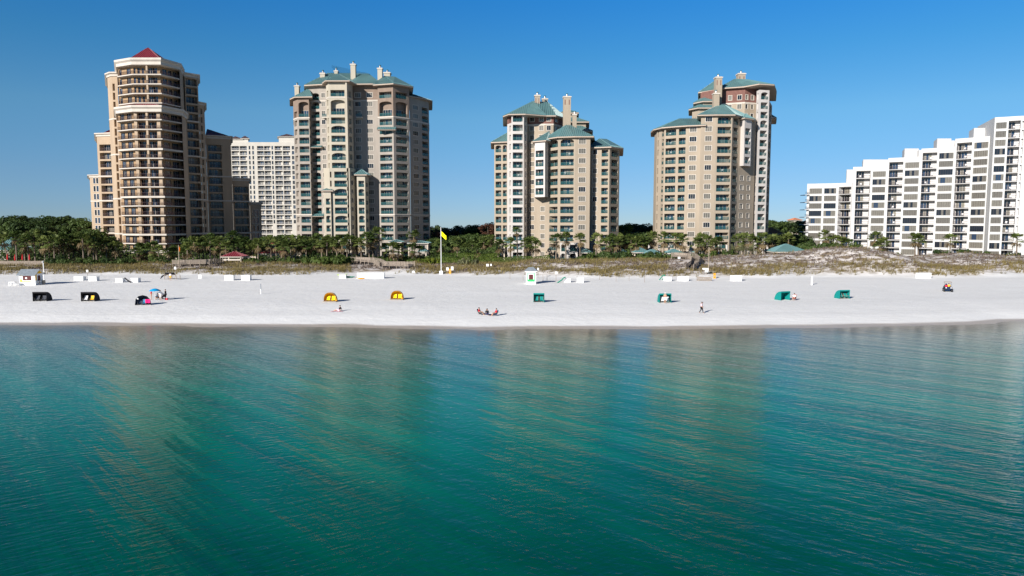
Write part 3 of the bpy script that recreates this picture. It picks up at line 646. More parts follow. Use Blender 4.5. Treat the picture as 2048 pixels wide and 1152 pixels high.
def tower_mid():
    T = Tower('apartment_tower', 'beige apartment tower with green hipped roofs just right of the flag pole', 'apartment tower', X(1110, 240), 2.65, 2.95, 'teal')
    zA, zB, zD, zE = Zr(284, 245), Zr(229, 237), 41.0, Zr(294.5, 229)
    T.vol('wall', [X(988.5, 246), X(1015, 244.5), X(1015, 264), X(988.5, 264)], 0, zA, M_BEIGE, {0: [C('L', 991, 1002.5, arch=(12,), d=1.5), C('L', 1005.5, 1013.5, arch=(12,), d=1.2)]})
    add_hip(T, [X(988.5, 246), X(1014, 244.5), X(1022, 250), X(1022, 264), X(988.5, 264)], zA, 1.2, [X(1020, 253)], Zr(262, 253))
    T.vol('wall', [X(1014.5, 241), X(1023, 237.6), X(1023, 260), X(1014.5, 260)], 0, zB, M_WHITEST, {0: [C('S', 1018.3, 1021.8, h=1.9)]}, zm=[(T.fz(15) - 0.2, M_BRICK)])
    T.vol('wall', [X(1023, 236.6), X(1047.5, 236.6), X(1054.5, 240.5), X(1054.5, 260), X(1023, 260)], 0, zB, M_WHITEST, {0: [C('L', 1025.5, 1045.3, arch=(15,), desc='white column of the beige tower by the flag')], 1: [C('S', 1050.2, 1052.4)]})
    T.vol('wall', [X(1054.5, 242), X(1090, 240.2), X(1106.5, 240.2), X(1128, 247), X(1128, 262), X(1054.5, 262)], 30, zB, M_BEIGE,
          {0: [C('W', 1060, 1068), C('W', 1078.5, 1086.5)], 1: [C('W', 1093.5, 1101)], 2: [C('W', 1110, 1115)]}, zm=[(T.fz(15) - 0.1, M_BRICK)], bands=[(T.fz(15) - 0.6, 0.5, M_TRIM)])
    add_hip(T, [X(1014, 240.5), X(1023, 237), X(1049, 236.6), X(1090, 240.0), X(1106.5, 240.0), X(1128, 247), X(1128, 262), X(1014, 262)], zB, 1.4, [X(1066, 247), X(1095, 249)], Zr(203, 248))
    T.vol('wall', [X(1054.5, 241.6), X(1096, 233), X(1118.5, 227.8), X(1150, 226.6), X(1180, 226.6), X(1186, 254), X(1054.5, 256)], 0, zD, M_BEIGE,
          {0: [C('W', 1060.3, 1068.5), C('W', 1081.5, 1089.7, k1=5)], 1: [C('L', 1099, 1115.5, arch=(12,))], 2: [C('L', 1121, 1147.5, arch=(12,), desc='widest column of the beige tower by the flag')], 3: [C('W', 1157.8, 1171)]})
    zo = Zr(394, 230)
    T.vol('wall', [X(1069.5, 231.6), X(1090, 229.2), X(1096.5, 231.5), X(1096, 238), X(1069.5, 240)], zo, zD - 0.9, M_WHITEST, {0: [C('L', 1071.3, 1087, arch=(12,), d=1.4)]})
    mb = MB(); mb.poly([(*p, zo) for p in reversed([X(1069.5, 231.6), X(1090, 229.2), X(1096.5, 231.5), X(1096, 238), X(1069.5, 240)])], M_SOFFIT); T.part('soffit', mb)
    add_hip(T, [X(1069.5, 231.6), X(1090, 229.2), X(1097, 231.5), X(1104, 240), X(1072, 241)], zD - 0.88, 0.8, [X(1098, 237)], Zr(262, 237))
    add_hip(T, [X(1094, 233), X(1118.5, 227.8), X(1150, 226.6), X(1180, 226.6), X(1184, 246), X(1094, 248)], zD, 1.2, [X(1131, 235), X(1140, 235.5)], Zr(250, 235))
    T.vol('wall', [X(1178, 230.4), X(1219, 228), X(1239, 232), X(1239, 254), X(1178, 254)], 0, zE, M_BEIGE, {0: [C('W', 1186, 1194.3), C('L', 1203, 1216.3)], 1: [C('L', 1222.5, 1236)]})
    add_hip(T, [X(1178, 230.4), X(1219, 228), X(1239, 232), X(1239, 254), X(1178, 254)], zE, 1.2, [X(1198, 239), X(1212, 240)], Zr(277, 239))
    for a, b, Y, ye, yr in ((1126, 1150, 257, 226, 219), (1128, 1171, 253, 244, 233), (1140, 1178, 249, 262, 249)):
        z = Zr(ye, Y); pts = [X(a, Y), X(b, Y), X(b, Y + 14), X(a, Y + 14)]
        T.vol('wall', pts, 30, z, M_BEIGE); add_hip(T, pts, z, 1.2, [X((a + b) / 2 - 6, Y + 5), X((a + b) / 2 - 2, Y + 5)], Zr(yr, Y + 5))
    for a, b, yt, yb, Y, sl in ((1068.5, 1080, 190, 207, 247, True), (1083.5, 1095, 197, 206, 252, False), (1125, 1141, 193, 256, 237.5, True), (1144, 1152.5, 228, 262, 236, False)):
        x0, x1 = X(a, Y)[0], X(b, Y)[0]; chimney(T, (x0 + x1) / 2, Y, Zr(yb, Y) - 1.5, Zr(yt, Y), (x1 - x0) * 0.92, M_BEIGE, sl)
    # ground floor porch with arches
    pts = [X(1121, 222), X(1157, 222), X(1157, 226.5), X(1121, 226.5)]
    T.vol('porch', pts, 0, 8.2, M_WHITEST, {0: [C('L', 1122.5, 1130, k0=0, k1=0, arch=(0,), py=505), C('L', 1140, 1152, k0=0, k1=0, arch=(0,), py=505), C('L', 1122.5, 1133, k0=1, k1=1, py=490), C('L', 1140, 1154, k0=1, k1=1, py=490)]})
    T.finish()

def tower_right():
    T = Tower('apartment_tower', 'beige apartment tower with stepped green roofs and tall chimneys, nearest the white terraced block', 'apartment tower', X(1420, 240), 3.4, 2.95, 'teal')
    zW, zD, zC, zR = 44.4, 47.4, Zr(176, 240), Zr(180, 234)
    T.vol('wall', [X(1308, 242), X(1313, 236), X(1322, 233.6), X(1328, 231.6), X(1354, 229), X(1374.5, 227.4), X(1400, 226.2), X(1400, 254), X(1308, 254)], 0, zW, M_BEIGE,
          {0: [], 1: [C('S', 1314.5, 1316.5)], 2: [C('L', 1323, 1326.8, d=1.2)], 3: [C('L', 1330.5, 1351, desc='left wing of the stepped-roof beige tower')], 4: [C('L', 1356.5, 1370.3)], 5: [C('W', 1378.3, 1391.5)]})
    add_hip(T, [X(1308, 242), X(1313, 236), X(1328, 231.6), X(1354, 229), X(1374.5, 227.4), X(1402, 226.2), X(1402, 250), X(1308, 252)], zW, 1.3, [X(1357, 238), X(1398, 238)], Zr(237, 238))
    T.vol('wall', [X(1400, 225.8), X(1430, 225.2), X(1462.5, 225.2), X(1475.5, 229), X(1509.5, 234.2), X(1509.5, 254), X(1400, 254)], 0, zD, M_BEIGE,
          {0: [C('W', 1409.3, 1422)], 1: [C('L', 1433.3, 1460.5, arch=(14,), desc='widest column of the stepped-roof beige tower')], 2: [C('L', 1465.3, 1474)], 3: [C('W', 1481, 1487.5, k1=8), C('W', 1495, 1500.8, k1=8)]})
    add_hip(T, [X(1400, 225.8), X(1430, 225.2), X(1462.5, 225.2), X(1475.5, 229), X(1500, 234), X(1500, 250), X(1400, 250)], zD, 1.2, [X(1436, 236), X(1446, 236)], Zr(209, 236))
    zo = Zr(332, 229)
    T.vol('wall', [X(1477.5, 230), X(1487, 227.6), X(1500.5, 229.6), X(1503, 236), X(1478, 236)], zo, zD - 0.6, M_WHITEST, {1: [C('L', 1488.7, 1499.5, arch=(14,), d=1.3)]})
    mb = MB(); mb.poly([(*p, zo) for p in reversed([X(1477.5, 230), X(1487, 227.6), X(1500.5, 229.6), X(1503, 236), X(1478, 236)])], M_SOFFIT); T.part('soffit', mb)
    add_hip(T, [X(1477.5, 230), X(1487, 227.6), X(1500.5, 229.6), X(1503, 236), X(1478, 236)], zD - 0.58, 0.8, [X(1489, 233)], zD + 1.6)
    T.vol('wall', [X(1398, 248), X(1440, 241), X(1486, 238.2), X(1510, 240), X(1510, 262), X(1398, 262)], 36, zC, M_BEIGE,
          {1: [C('W', 1453.5, 1460), C('W', 1471.5, 1479.5)], 2: [C('W', 1487.3, 1491.8), C('W', 1498.5, 1503.5)]}, zm=[(T.fz(17) - 0.1, M_BRICK)], bands=[(T.fz(17) - 0.6, 0.5, M_TRIM)])
    T.vol('wall', [X(1509, 236), X(1514.5, 233.6), X(1534.5, 234.6), X(1534.5, 256), X(1509, 256)], 0, zR, M_WHITEST, {0: [C('S', 1510.2, 1512.8)], 1: [C('L', 1518, 1532, arch=(9, 14, 17))]})
    T.vol('wall', [X(1534.6, 236), X(1540.5, 246), X(1540.5, 262), X(1534.6, 262)], 0, zR - 3, M_BEIGE, {0: [C('S', 1536, 1539)]})
    add_hip(T, [X(1440, 241), X(1486, 238.2), X(1514, 234), X(1535, 235), X(1540, 246), X(1540, 262), X(1440, 262)], zC, 1.4, [X(1464, 247), X(1492, 249)], Zr(157.5, 247))
    add_hip(T, [X(1400, 249), X(1440, 243), X(1440, 262), X(1400, 262)], zC + 0.2, 1.2, [X(1430, 252)], Zr(158, 252))
    for a, b, Y, ye, yr in ((1403, 1428, 247, 185, 172), (1391, 1432, 244, 203, 189), (1382, 1424, 241, 216, 206)):
        z = Zr(ye, Y); pts = [X(a, Y + 3), X(a + 14, Y), X(b, Y), X(b, Y + 14), X(a, Y + 14)]
        T.vol('wall', pts, 36, z, M_BEIGE); add_hip(T, pts, z, 1.2, [X((a + b) / 2 - 2, Y + 6), X((a + b) / 2 + 8, Y + 6)], Zr(yr, Y + 6))
    zb = Zr(141, 250)
    pts = [X(1536, 245), X(1541, 250), X(1541, 262), X(1536, 262)]
    add_hip(T, pts, Zr(233, 247), 1.5, [X(1536, 256)], Zr(226, 255))
    for a, b, yt, yb, Y, sl in ((1425, 1439, 154, 222, 238.5, True), (1422.3, 1434.5, 186, 218, 235.5, False), (1469, 1484.5, 147, 162, 250, True)):
        x0, x1 = X(a, Y)[0], X(b, Y)[0]; chimney(T, (x0 + x1) / 2, Y, Zr(yb, Y) - 1.5, Zr(yt, Y), (x1 - x0) * 0.92, M_BEIGE, sl)
    # colonnade at the foot
    mb = MB()
    for px in (1301, 1321, 1341, 1363, 1385, 1441, 1458, 1504, 1540):
        p = X(px, 222); mb.box((p[0] - 0.55, 221.5, 1), (p[0] + 0.55, 222.6, 3.8), M_WHITEST); mb.cyl((p[0], 222, 3.8), (p[0], 222, 7.6), 0.36, 0.3, M_WHITEST, 10)
    a, b = X(1300, 222), X(1545, 222)
    mb.box((a[0], 222.8, 1), (b[0], 225, 3.9), M_WHITEST); T.part('colonnade', mb)
    T.finish()

def white_block():
    T = Tower('apartment_block', 'white apartment block stepping up to the right like terraces behind the dunes', 'apartment block', X(1850, 250), 6.0 - 2 * 2.75 - 0.35, 2.75, 'dark', panes=[M_CURT, M_CURT2, M_GLASS], bar=M_RAILDARK, trim=M_WHITE)
    T.rail = 'dark'; T.span = (0.03, 0.6)
    def seg(pts, zrow, cols, pent=None, parapet=1.3):
        z1 = T.fz(zrow) + parapet
        T.vol('wall', pts, 0, z1, M_WHITE, cols)
    def L(a, b, **k): return C('L', a, b, h=2.56, s=0.02, d=2.2, **k)
    g = lambda a, b: C('G', a, b)
    bk = lambda p, d=14: (p[0] + d * 0.5, p[1] + d * 0.86)
    def block(fr, zrow, cols, d=14):
        seg(fr + [bk(fr[-1], d), bk(fr[0], d)], zrow, cols)
    block([X(1616, 271), X(1649, 269), X(1677, 267.2), X(1706, 262.4)], 10, {0: [g(1621, 1646)], 1: [g(1650.5, 1674.5)], 2: [L(1679.5, 1704.5)]})
    block([X(1706.5, 262), X(1744, 260), X(1776, 257.8)], 12, {0: [L(1713.5, 1742, desc='left full balcony column of the white block')], 1: [g(1746.5, 1772.5)]})
    block([X(1776.1, 257.6), X(1808, 255), X(1841.5, 252.6)], 13, {0: [L(1778.5, 1806.5, desc='second full balcony column of the white block')], 1: [g(1810.5, 1838.5)]})
    block([X(1841.6, 252.4), X(1875, 249.8), X(1908, 247.4)], 14, {0: [L(1844.5, 1873.5, desc='third full balcony column of the white block')], 1: [g(1877.5, 1906)]})
    block([X(1908.1, 247.2), X(1944, 243.4), X(1977, 239.3)], 15, {0: [L(1911.5, 1942, desc='fourth full balcony column of the white block')], 1: [g(1946.5, 1974.5)]})
    T.vol('wall', [X(1984.5, 235.2), X(2010, 233.6), X(2038, 231.8), X(2075, 230), (181, 258), (163.9, 257.5)], 0, T.fz(17) + 1.2, M_WHITE,
          {0: [g(1987.5, 2008.5)], 1: [L(2012.5, 2036.5, desc='last full balcony column of the white block')], 2: [C('S', 2039.5, 2043.5, h=2.2)]})
    # stair houses and roof terraces stepping up behind the front
    for a, b, yt, Y in ((1694, 1730, 339, 272), (1726, 1778, 319, 270), (1808, 1836, 297, 264), (1836, 1870, 300, 260), (1872, 1900, 277, 256), (1900, 1950, 281, 255), (1944, 1988, 256, 247)):
        p, t = X(a, Y), X(b, Y); z = Zr(yt, Y); T.vol('stair_house', [p, t, (t[0] + 4, t[1] + 9), (p[0] + 4, p[1] + 9)], 10, z, M_WHITE)
    # projecting balconies on the left end
    for k in range(2, 10):
        z = T.fz(k); a = X(1611, 271); mb = MB(); mb.box((a[0], 270, z - 0.2), (a[0] + 1.4, 275, z), M_WHITE); o = T.part('end_balcony', mb)
        rb = MB(); rb.box((a[0] + 0.03, 270.05, z + 0.9), (a[0] + 1.3, 270.11, z + 1.0), M_RAILDARK)
        for j in range(7): rb.box((a[0] + 0.05 + j * 0.2, 270.06, z), (a[0] + 0.08 + j * 0.2, 270.1, z + 0.9), M_RAILDARK)
        rb.build('railing', o)
    T.finish()

def far_white():
    T = Tower('apartment_tower', 'distant ivory apartment slab with white balcony rails seen between the two left towers', 'apartment tower', X(530, 445), 2.0, 3.0, 'white', trim=M_IVORY, panes=[M_GLASS, M_GLASSB, M_GLASS])
    z1 = Zr(284, 445)
    L = lambda a, b: C('L', a, b, h=2.45, d=1.5)
    W = lambda a, b: C('W', a, b, h=2.1, s=0.4, k0=4)
    T.vol('wall', [X(440, 446), X(497, 446), X(600, 446), X(600, 462), X(440, 462)], 0, z1, M_IVORY,
          {0: [L(464, 479), L(480.5, 494.5)], 1: [W(498.5, 501.5), W(505.5, 508.5), L(515, 528), L(529, 542), W(544, 547), L(550, 565), L(566.5, 581), W(584.5, 589)]})
    for a, b, y0, y1 in ((461, 485, 284, 279), (485, 498, 283, 278.5), (559, 592, 275, 268)):
        Y = 447; pts = [X(a, Y), X(b, Y), X(b, Y + 10), X(a, Y + 10)]; z = Zr(y0, Y) + (1.8 if y0 > 280 else 0.5)
        T.vol('wall', pts, z1 - 2, z, M_IVORY); add_hip(T, pts, z, 0.8, [X((a + b) / 2, Y + 5)], z + 2.3, M_DARKROOF, 2.0, M_IVORY)
    T.finish()
tower_red(); tower_grey(); tower_mid(); tower_right(); white_block(); far_white()

# ------------------------------------------------------------------ ground, water
def build_ground():
    xs = [-6000, -3000, -1500, -800, -500, -350, -260]; x = -220
    while x < 220: xs.append(x); x += 1.6
    xs += [220, 260, 350, 500, 800, 1500, 3000, 6000]
    ys = [40, 70]; y = 84
    while y < 225: ys.append(y); y += 1.1
    ys += [235, 260, 320, 450, 700, 1200, 2500, 6000, 12000]
    mb = MB(); rows = [[(x, y, ground(x, y) if y < 260 else zfar(y)) for x in xs] for y in ys]
    sand = bpy.data.materials.new('beach_sand'); sand.use_nodes = True; MATS['beach_sand'] = sand
    mb.grid(rows, sand)
    me = mb.mesh('beach', True)
    wet = me.attributes.new('wet', 'FLOAT', 'POINT'); dune = me.attributes.new('dune', 'FLOAT', 'POINT'); soil = me.attributes.new('soil', 'FLOAT', 'POINT')
    a, b, c = [], [], []
    for v in me.vertices:
        d = v.co.y - shore(v.co.x); f = lerp_tab(FOOT, v.co.x)
        a.append(1 - sm(0.8, 4.6, d)); b.append(sm(f - 3, f + 3, v.co.y)); c.append(sm(198, 208, v.co.y))
    wet.data.foreach_set('value', a); dune.data.foreach_set('value', b); soil.data.foreach_set('value', c)
    t = sand.node_tree; bs = t.nodes['Principled BSDF']; N = t.nodes.new; Lk = t.links.new
    pos = N('ShaderNodeNewGeometry').outputs['Position']
    def noise_(sc, det=6, stretch=None, rough=0.6):
        n = N('ShaderNodeTexNoise'); n.inputs['Scale'].default_value = sc; n.inputs['Detail'].default_value = det; n.inputs['Roughness'].default_value = rough
        src = pos
        if stretch:
            mp = N('ShaderNodeMapping'); mp.inputs['Scale'].default_value = stretch; Lk(pos, mp.inputs[0]); src = mp.outputs[0]
        Lk(src, n.inputs['Vector']); return n.outputs[0]
    def ramp(src, p0, c0, p1, c1):
        r = N('ShaderNodeValToRGB'); r.color_ramp.elements[0].position = p0; r.color_ramp.elements[1].position = p1
        r.color_ramp.elements[0].color = (*c0, 1); r.color_ramp.elements[1].color = (*c1, 1); Lk(src, r.inputs[0]); return r.outputs[0]
    def mix(f, a_, b_):
        m = N('ShaderNodeMix'); m.data_type = 'RGBA'; Lk(f, m.inputs[0])
        for s_, v in ((6, a_), (7, b_)):
            if isinstance(v, tuple): m.inputs[s_].default_value = (*v, 1)
            else: Lk(v, m.inputs[s_])
        return m.outputs[2]
    def mul(a_, b_):
        m = N('ShaderNodeMath'); m.operation = 'MULTIPLY'; Lk(a_, m.inputs[0])
        if isinstance(b_, float): m.inputs[1].default_value = b_
        else: Lk(b_, m.inputs[1])
        return m.outputs[0]
    def att(n_):
        x_ = N('ShaderNodeAttribute'); x_.attribute_name = n_; return x_.outputs['Fac']
    dry = mix(noise_(0.12, 8, (0.35, 1, 1)), (0.73, 0.725, 0.715), (0.80, 0.80, 0.795))
    dry = mix(mul(ramp(noise_(1.3, 6, (0.4, 1, 1)), 0.52, (0, 0, 0), 0.72, (1, 1, 1)), 0.35), dry, (0.64, 0.63, 0.615))
    dry = mix(mul(ramp(noise_(0.9, 4, (0.03, 1, 1)), 0.5, (0, 0, 0), 0.62, (1, 1, 1)), 0.30), dry, (0.66, 0.655, 0.645))
    scr = mix(noise_(0.8, 6), (0.13, 0.095, 0.06), (0.26, 0.20, 0.13))
    dcol = mix(ramp(noise_(0.55, 8, (0.6, 1.3, 1)), 0.44, (0, 0, 0), 0.58, (1, 1, 1)), (0.60, 0.56, 0.54), scr)
    col = mix(att('dune'), dry, dcol)
    scol = mix(noise_(0.3, 6), (0.045, 0.05, 0.02), (0.11, 0.10, 0.05))
    col = mix(att('soil'), col, scol)
    wn = N('ShaderNodeMath'); wn.operation = 'ADD'; Lk(att('wet'), wn.inputs[0]); 
    k_ = N('ShaderNodeMath'); k_.operation = 'MULTIPLY_ADD'; k_.inputs[1].default_value = 0.5; k_.inputs[2].default_value = -0.25; Lk(noise_(0.35, 5, (0.25, 1, 1)), k_.inputs[0]); Lk(k_.outputs[0], wn.inputs[1])
    wf = ramp(wn.outputs[0], 0.35, (0, 0, 0), 0.7, (1, 1, 1))
    col = mix(wf, col, (0.43, 0.375, 0.32))
    Lk(col, bs.inputs['Base Color'])
    rr = ramp(wf, 0, (0.95, 0.95, 0.95), 1, (0.35, 0.35, 0.35)); Lk(rr, bs.inputs['Roughness']); bs.inputs['Specular IOR Level'].default_value = 0.3
    bp = N('ShaderNodeBump'); bp.inputs['Strength'].default_value = 0.6; bp.inputs['Distance'].default_value = 0.2
    Lk(noise_(1.1, 7, (0.6, 1, 1), 0.65), bp.inputs['Height']); Lk(bp.outputs[0], bs.inputs['Normal'])
    o = link('beach', me); tag(o, kind='structure', label='white sand beach with low dunes behind')
    # sea
    xs2 = [-6000, -2000, -600, -300] + [i * 4.0 for i in range(-60, 61)] + [300, 600, 2000, 6000]
    ts = [0, 0.004, 0.01, 0.02, 0.04, 0.07, 0.11, 0.16, 0.22, 0.3, 0.4, 0.55, 0.75, 1.0]
    mb = MB(); sea = bpy.data.materials.new('sea_water'); sea.use_nodes = True
    rows = []; ds = []
    for t_ in reversed(ts):
        row = []
        for x in xs2:
            yy = shore(x) + 1.2; d = t_ * 400; row.append((x, yy - d, 0.02)); ds.append(d)
        rows.append(row)
    rows = [[(x, -6000, 0.02) for x in xs2]] + rows; ds = [6000] * len(xs2) + ds
    mb.grid(rows, sea); me = mb.mesh('sea', True)
    at = me.attributes.new('offshore', 'FLOAT', 'POINT'); at.data.foreach_set('value', ds)
    t = sea.node_tree; bs = t.nodes['Principled BSDF']; N = t.nodes.new; Lk = t.links.new
    pos = N('ShaderNodeNewGeometry').outputs['Position']
    off = att('offshore')
    big = noise_(0.035, 4, (1, 0.6, 1)); k2 = N('ShaderNodeMath'); k2.operation = 'MULTIPLY_ADD'; k2.inputs[1].default_value = 26; k2.inputs[2].default_value = -13; Lk(big, k2.inputs[0])
    s2 = N('ShaderNodeMath'); s2.operation = 'ADD'; Lk(off, s2.inputs[0]); Lk(k2.outputs[0], s2.inputs[1])
    mr = N('ShaderNodeMapRange'); mr.inputs[1].default_value = 0; mr.inputs[2].default_value = 80; Lk(s2.outputs[0], mr.inputs[0])
    cr = N('ShaderNodeValToRGB'); e = cr.color_ramp.elements
    e[0].position = 0.0; e[0].color = (0.20, 0.21, 0.165, 1); e[1].position = 1.0; e[1].color = (0.0, 0.056, 0.038, 1)
    for p_, c_ in ((0.07, (0.15, 0.20, 0.175)), (0.2, (0.085, 0.19, 0.165)), (0.45, (0.016, 0.198, 0.152)), (0.62, (0.002, 0.155, 0.108)), (0.82, (0.0, 0.078, 0.050))):
        n_ = e.new(p_); n_.color = (*c_, 1)
    Lk(mr.outputs[0], cr.inputs[0])
    st = N('ShaderNodeMix'); st.data_type = 'RGBA'; st.blend_type = 'MULTIPLY'; st.inputs[0].default_value = 1; Lk(cr.outputs[0], st.inputs[6])
    mpa = N('ShaderNodeMapping'); mpa.inputs['Rotation'].default_value = (0, 0, R(44)); Lk(pos, mpa.inputs[0]); mpb = N('ShaderNodeMapping'); mpb.inputs['Scale'].default_value = (0.12, 1, 1); Lk(mpa.outputs[0], mpb.inputs[0])
    nz = N('ShaderNodeTexNoise'); nz.inputs['Scale'].default_value = 0.35; nz.inputs['Detail'].default_value = 5; Lk(mpb.outputs[0], nz.inputs['Vector'])
    Lk(ramp(nz.outputs[0], 0.34, (0.74, 0.78, 0.82), 0.68, (1.2, 1.15, 1.1)), st.inputs[7]);  # swell-line light and dark put into the colour, with the water's own streaks
    fz_ = N('ShaderNodeTexNoise'); fz_.inputs['Scale'].default_value = 0.05; fz_.inputs['Detail'].default_value = 5
    mpf = N('ShaderNodeMapping'); mpf.inputs['Scale'].default_value = (1, 0.3, 1); Lk(pos, mpf.inputs[0]); Lk(mpf.outputs[0], fz_.inputs['Vector'])
    fa = N('ShaderNodeMath'); fa.operation = 'MULTIPLY_ADD'; fa.inputs[1].default_value = 9.0; Lk(fz_.outputs[0], fa.inputs[0]); Lk(off, fa.inputs[2])
    fsum = None
    for c_, w2 in ((10.2, 0.10), (15.5, 0.13), (6.2, 0.08)):            # thin lapping wave lines before the shore
        m1 = N('ShaderNodeMath'); m1.operation = 'SUBTRACT'; Lk(fa.outputs[0], m1.inputs[0]); m1.inputs[1].default_value = c_
        m2 = N('ShaderNodeMath'); m2.operation = 'ABSOLUTE'; Lk(m1.outputs[0], m2.inputs[0])
        m3 = N('ShaderNodeMapRange'); m3.inputs[1].default_value = 0; m3.inputs[2].default_value = w2; m3.inputs[3].default_value = 1; m3.inputs[4].default_value = 0; Lk(m2.outputs[0], m3.inputs[0])
        if fsum is None: fsum = m3.outputs[0]
        else:
            m4 = N('ShaderNodeMath'); m4.operation = 'MAXIMUM'; Lk(fsum, m4.inputs[0]); Lk(m3.outputs[0], m4.inputs[1]); fsum = m4.outputs[0]
    fk = mul(fsum, ramp(noise_(0.09, 5, (0.6, 1, 1)), 0.48, (0, 0, 0), 0.66, (0.75, 0.75, 0.75)))
    Lk(mix(fk, st.outputs[2], (0.62, 0.66, 0.64)), bs.inputs['Base Color'])
    bs.inputs['Roughness'].default_value = 0.07; bs.inputs['IOR'].default_value = 1.333; bs.inputs['Specular IOR Level'].default_value = 0.25
    def wave(rot, scale, dist, dsc, stretch=(1, 1, 1)):
        mp = N('ShaderNodeMapping'); mp.inputs['Rotation'].default_value = (0, 0, R(rot)); Lk(pos, mp.inputs[0])
        wv = N('ShaderNodeTexWave'); wv.inputs['Scale'].default_value = scale; wv.inputs['Distortion'].default_value = dist; wv.inputs['Detail'].default_value = 3; wv.inputs['Detail Scale'].default_value = dsc
        Lk(mp.outputs[0], wv.inputs['Vector']); return wv.outputs['Fac']
    def noi(rot, sc, stretch, det=3):
        mp0 = N('ShaderNodeMapping'); mp0.inputs['Rotation'].default_value = (0, 0, R(rot)); Lk(pos, mp0.inputs[0])
        mp = N('ShaderNodeMapping'); mp.inputs['Scale'].default_value = stretch; Lk(mp0.outputs[0], mp.inputs[0])
        n = N('ShaderNodeTexNoise'); n.inputs['Scale'].default_value = sc; n.inputs['Detail'].default_value = det; Lk(mp.outputs[0], n.inputs['Vector']); return n.outputs[0]
    def madd(a_, k, b_=None):
        m = N('ShaderNodeMath'); m.operation = 'MULTIPLY_ADD'; Lk(a_, m.inputs[0]); m.inputs[1].default_value = k
        if b_ is None: m.inputs[2].default_value = 0
        else: Lk(b_, m.inputs[2])
        return m.outputs[0]
    sx_ = N('ShaderNodeSeparateXYZ'); Lk(pos, sx_.inputs[0])                 # wind ripples swing round from left to right
    mk = N('ShaderNodeMapRange'); mk.inputs[1].default_value = -30; mk.inputs[2].default_value = 30
    mj = N('ShaderNodeMath'); mj.operation = 'MULTIPLY_ADD'; mj.inputs[1].default_value = 70; Lk(noise_(0.03, 3), mj.inputs[0]); Lk(sx_.outputs[0], mj.inputs[2])
    mo = N('ShaderNodeMath'); mo.operation = 'SUBTRACT'; mo.inputs[1].default_value = 35; Lk(mj.outputs[0], mo.inputs[0]); Lk(mo.outputs[0], mk.inputs[0])
    fm_ = N('ShaderNodeMix'); fm_.data_type = 'FLOAT'; Lk(mk.outputs[0], fm_.inputs[0]); Lk(noi(-34, 3.0, (0.3, 1, 1), 4), fm_.inputs[2]); Lk(noi(24, 3.0, (0.3, 1, 1), 4), fm_.inputs[3])
    h = madd(fm_.outputs[0], 0.052)
    h = madd(noi(-4, 1.3, (0.35, 1, 1), 3), 0.035, h)
    h = madd(noi(46, 0.75, (0.10, 1, 1), 4), 0.11, h)         # swell lines running towards the shore
    h = madd(wave(-46, 0.07, 7.0, 0.45), 0.010, h)
    bp = N('ShaderNodeBump'); bp.inputs['Strength'].default_value = 1.0; bp.inputs['Distance'].default_value = 1.0
    calm = N('ShaderNodeMapRange'); calm.inputs[1].default_value = 0; calm.inputs[2].default_value = 16; calm.inputs[3].default_value = 0.25; calm.inputs[4].default_value = 1.0; Lk(off, calm.inputs[0])
    Lk(calm.outputs[0], bp.inputs['Strength']); Lk(h, bp.inputs['Height']); Lk(bp.outputs[0], bs.inputs['Normal'])
    tr = N('ShaderNodeBsdfTransparent'); mx = N('ShaderNodeMixShader'); fr = N('ShaderNodeMapRange'); fr.inputs[1].default_value = 0.0; fr.inputs[2].default_value = 8; fr.inputs[3].default_value = 0.3; fr.inputs[4].default_value = 1; Lk(off, fr.inputs[0])
    Lk(fr.outputs[0], mx.inputs[0]); Lk(tr.outputs[0], mx.inputs[1]); Lk(bs.outputs[0], mx.inputs[2]); Lk(mx.outputs[0], t.nodes['Material Output'].inputs[0])
    o = link('sea', me); tag(o, kind='structure', label='calm emerald sea water')
build_ground()

# ------------------------------------------------------------------ vegetation
def leafquad(mb, c, n, s, mt, r):
    n = Vector(n).normalized(); a = n.orthogonal().normalized(); a.rotate(Matrix.Rotation(r.random() * 6.28, 3, n)); b = n.cross(a)
    a = a * s; b = b * s * 0.62; c = Vector(c)
    mb.poly([c - a, c - b, c + a, c + b], mt)
def rvec(r): 
    while True:
        v = Vector((r.uniform(-1, 1), r.uniform(-1, 1), r.uniform(-1, 1)))
        if 0.05 < v.length < 1: return v
def crown_mesh(seed, mt, n, s, flat, nc, clump, spread=1.0):
    """unit crown: leaf clumps in an ellipsoid of radius about 1"""
    r = random.Random(seed); mb = MB(); cs = []
    for i in range(nc):
        v = rvec(r).normalized() * r.uniform(0.45, 0.95); v.z = v.z * flat + (0.12 if v.z > 0 else 0)
        cs.append((v, clump * r.uniform(0.65, 1.3)))
    for i in range(n):
        c, cr = cs[r.randrange(nc)]; d = rvec(r); d = d.normalized() * d.length ** 0.4
        p = c + Vector((d.x, d.y, d.z * 0.7)) * cr
        leafquad(mb, p, d + Vector((0, 0, 0.5)) + rvec(r) * 0.6, s * r.uniform(0.6, 1.3), mt, r)
    return mb.mesh('crown')
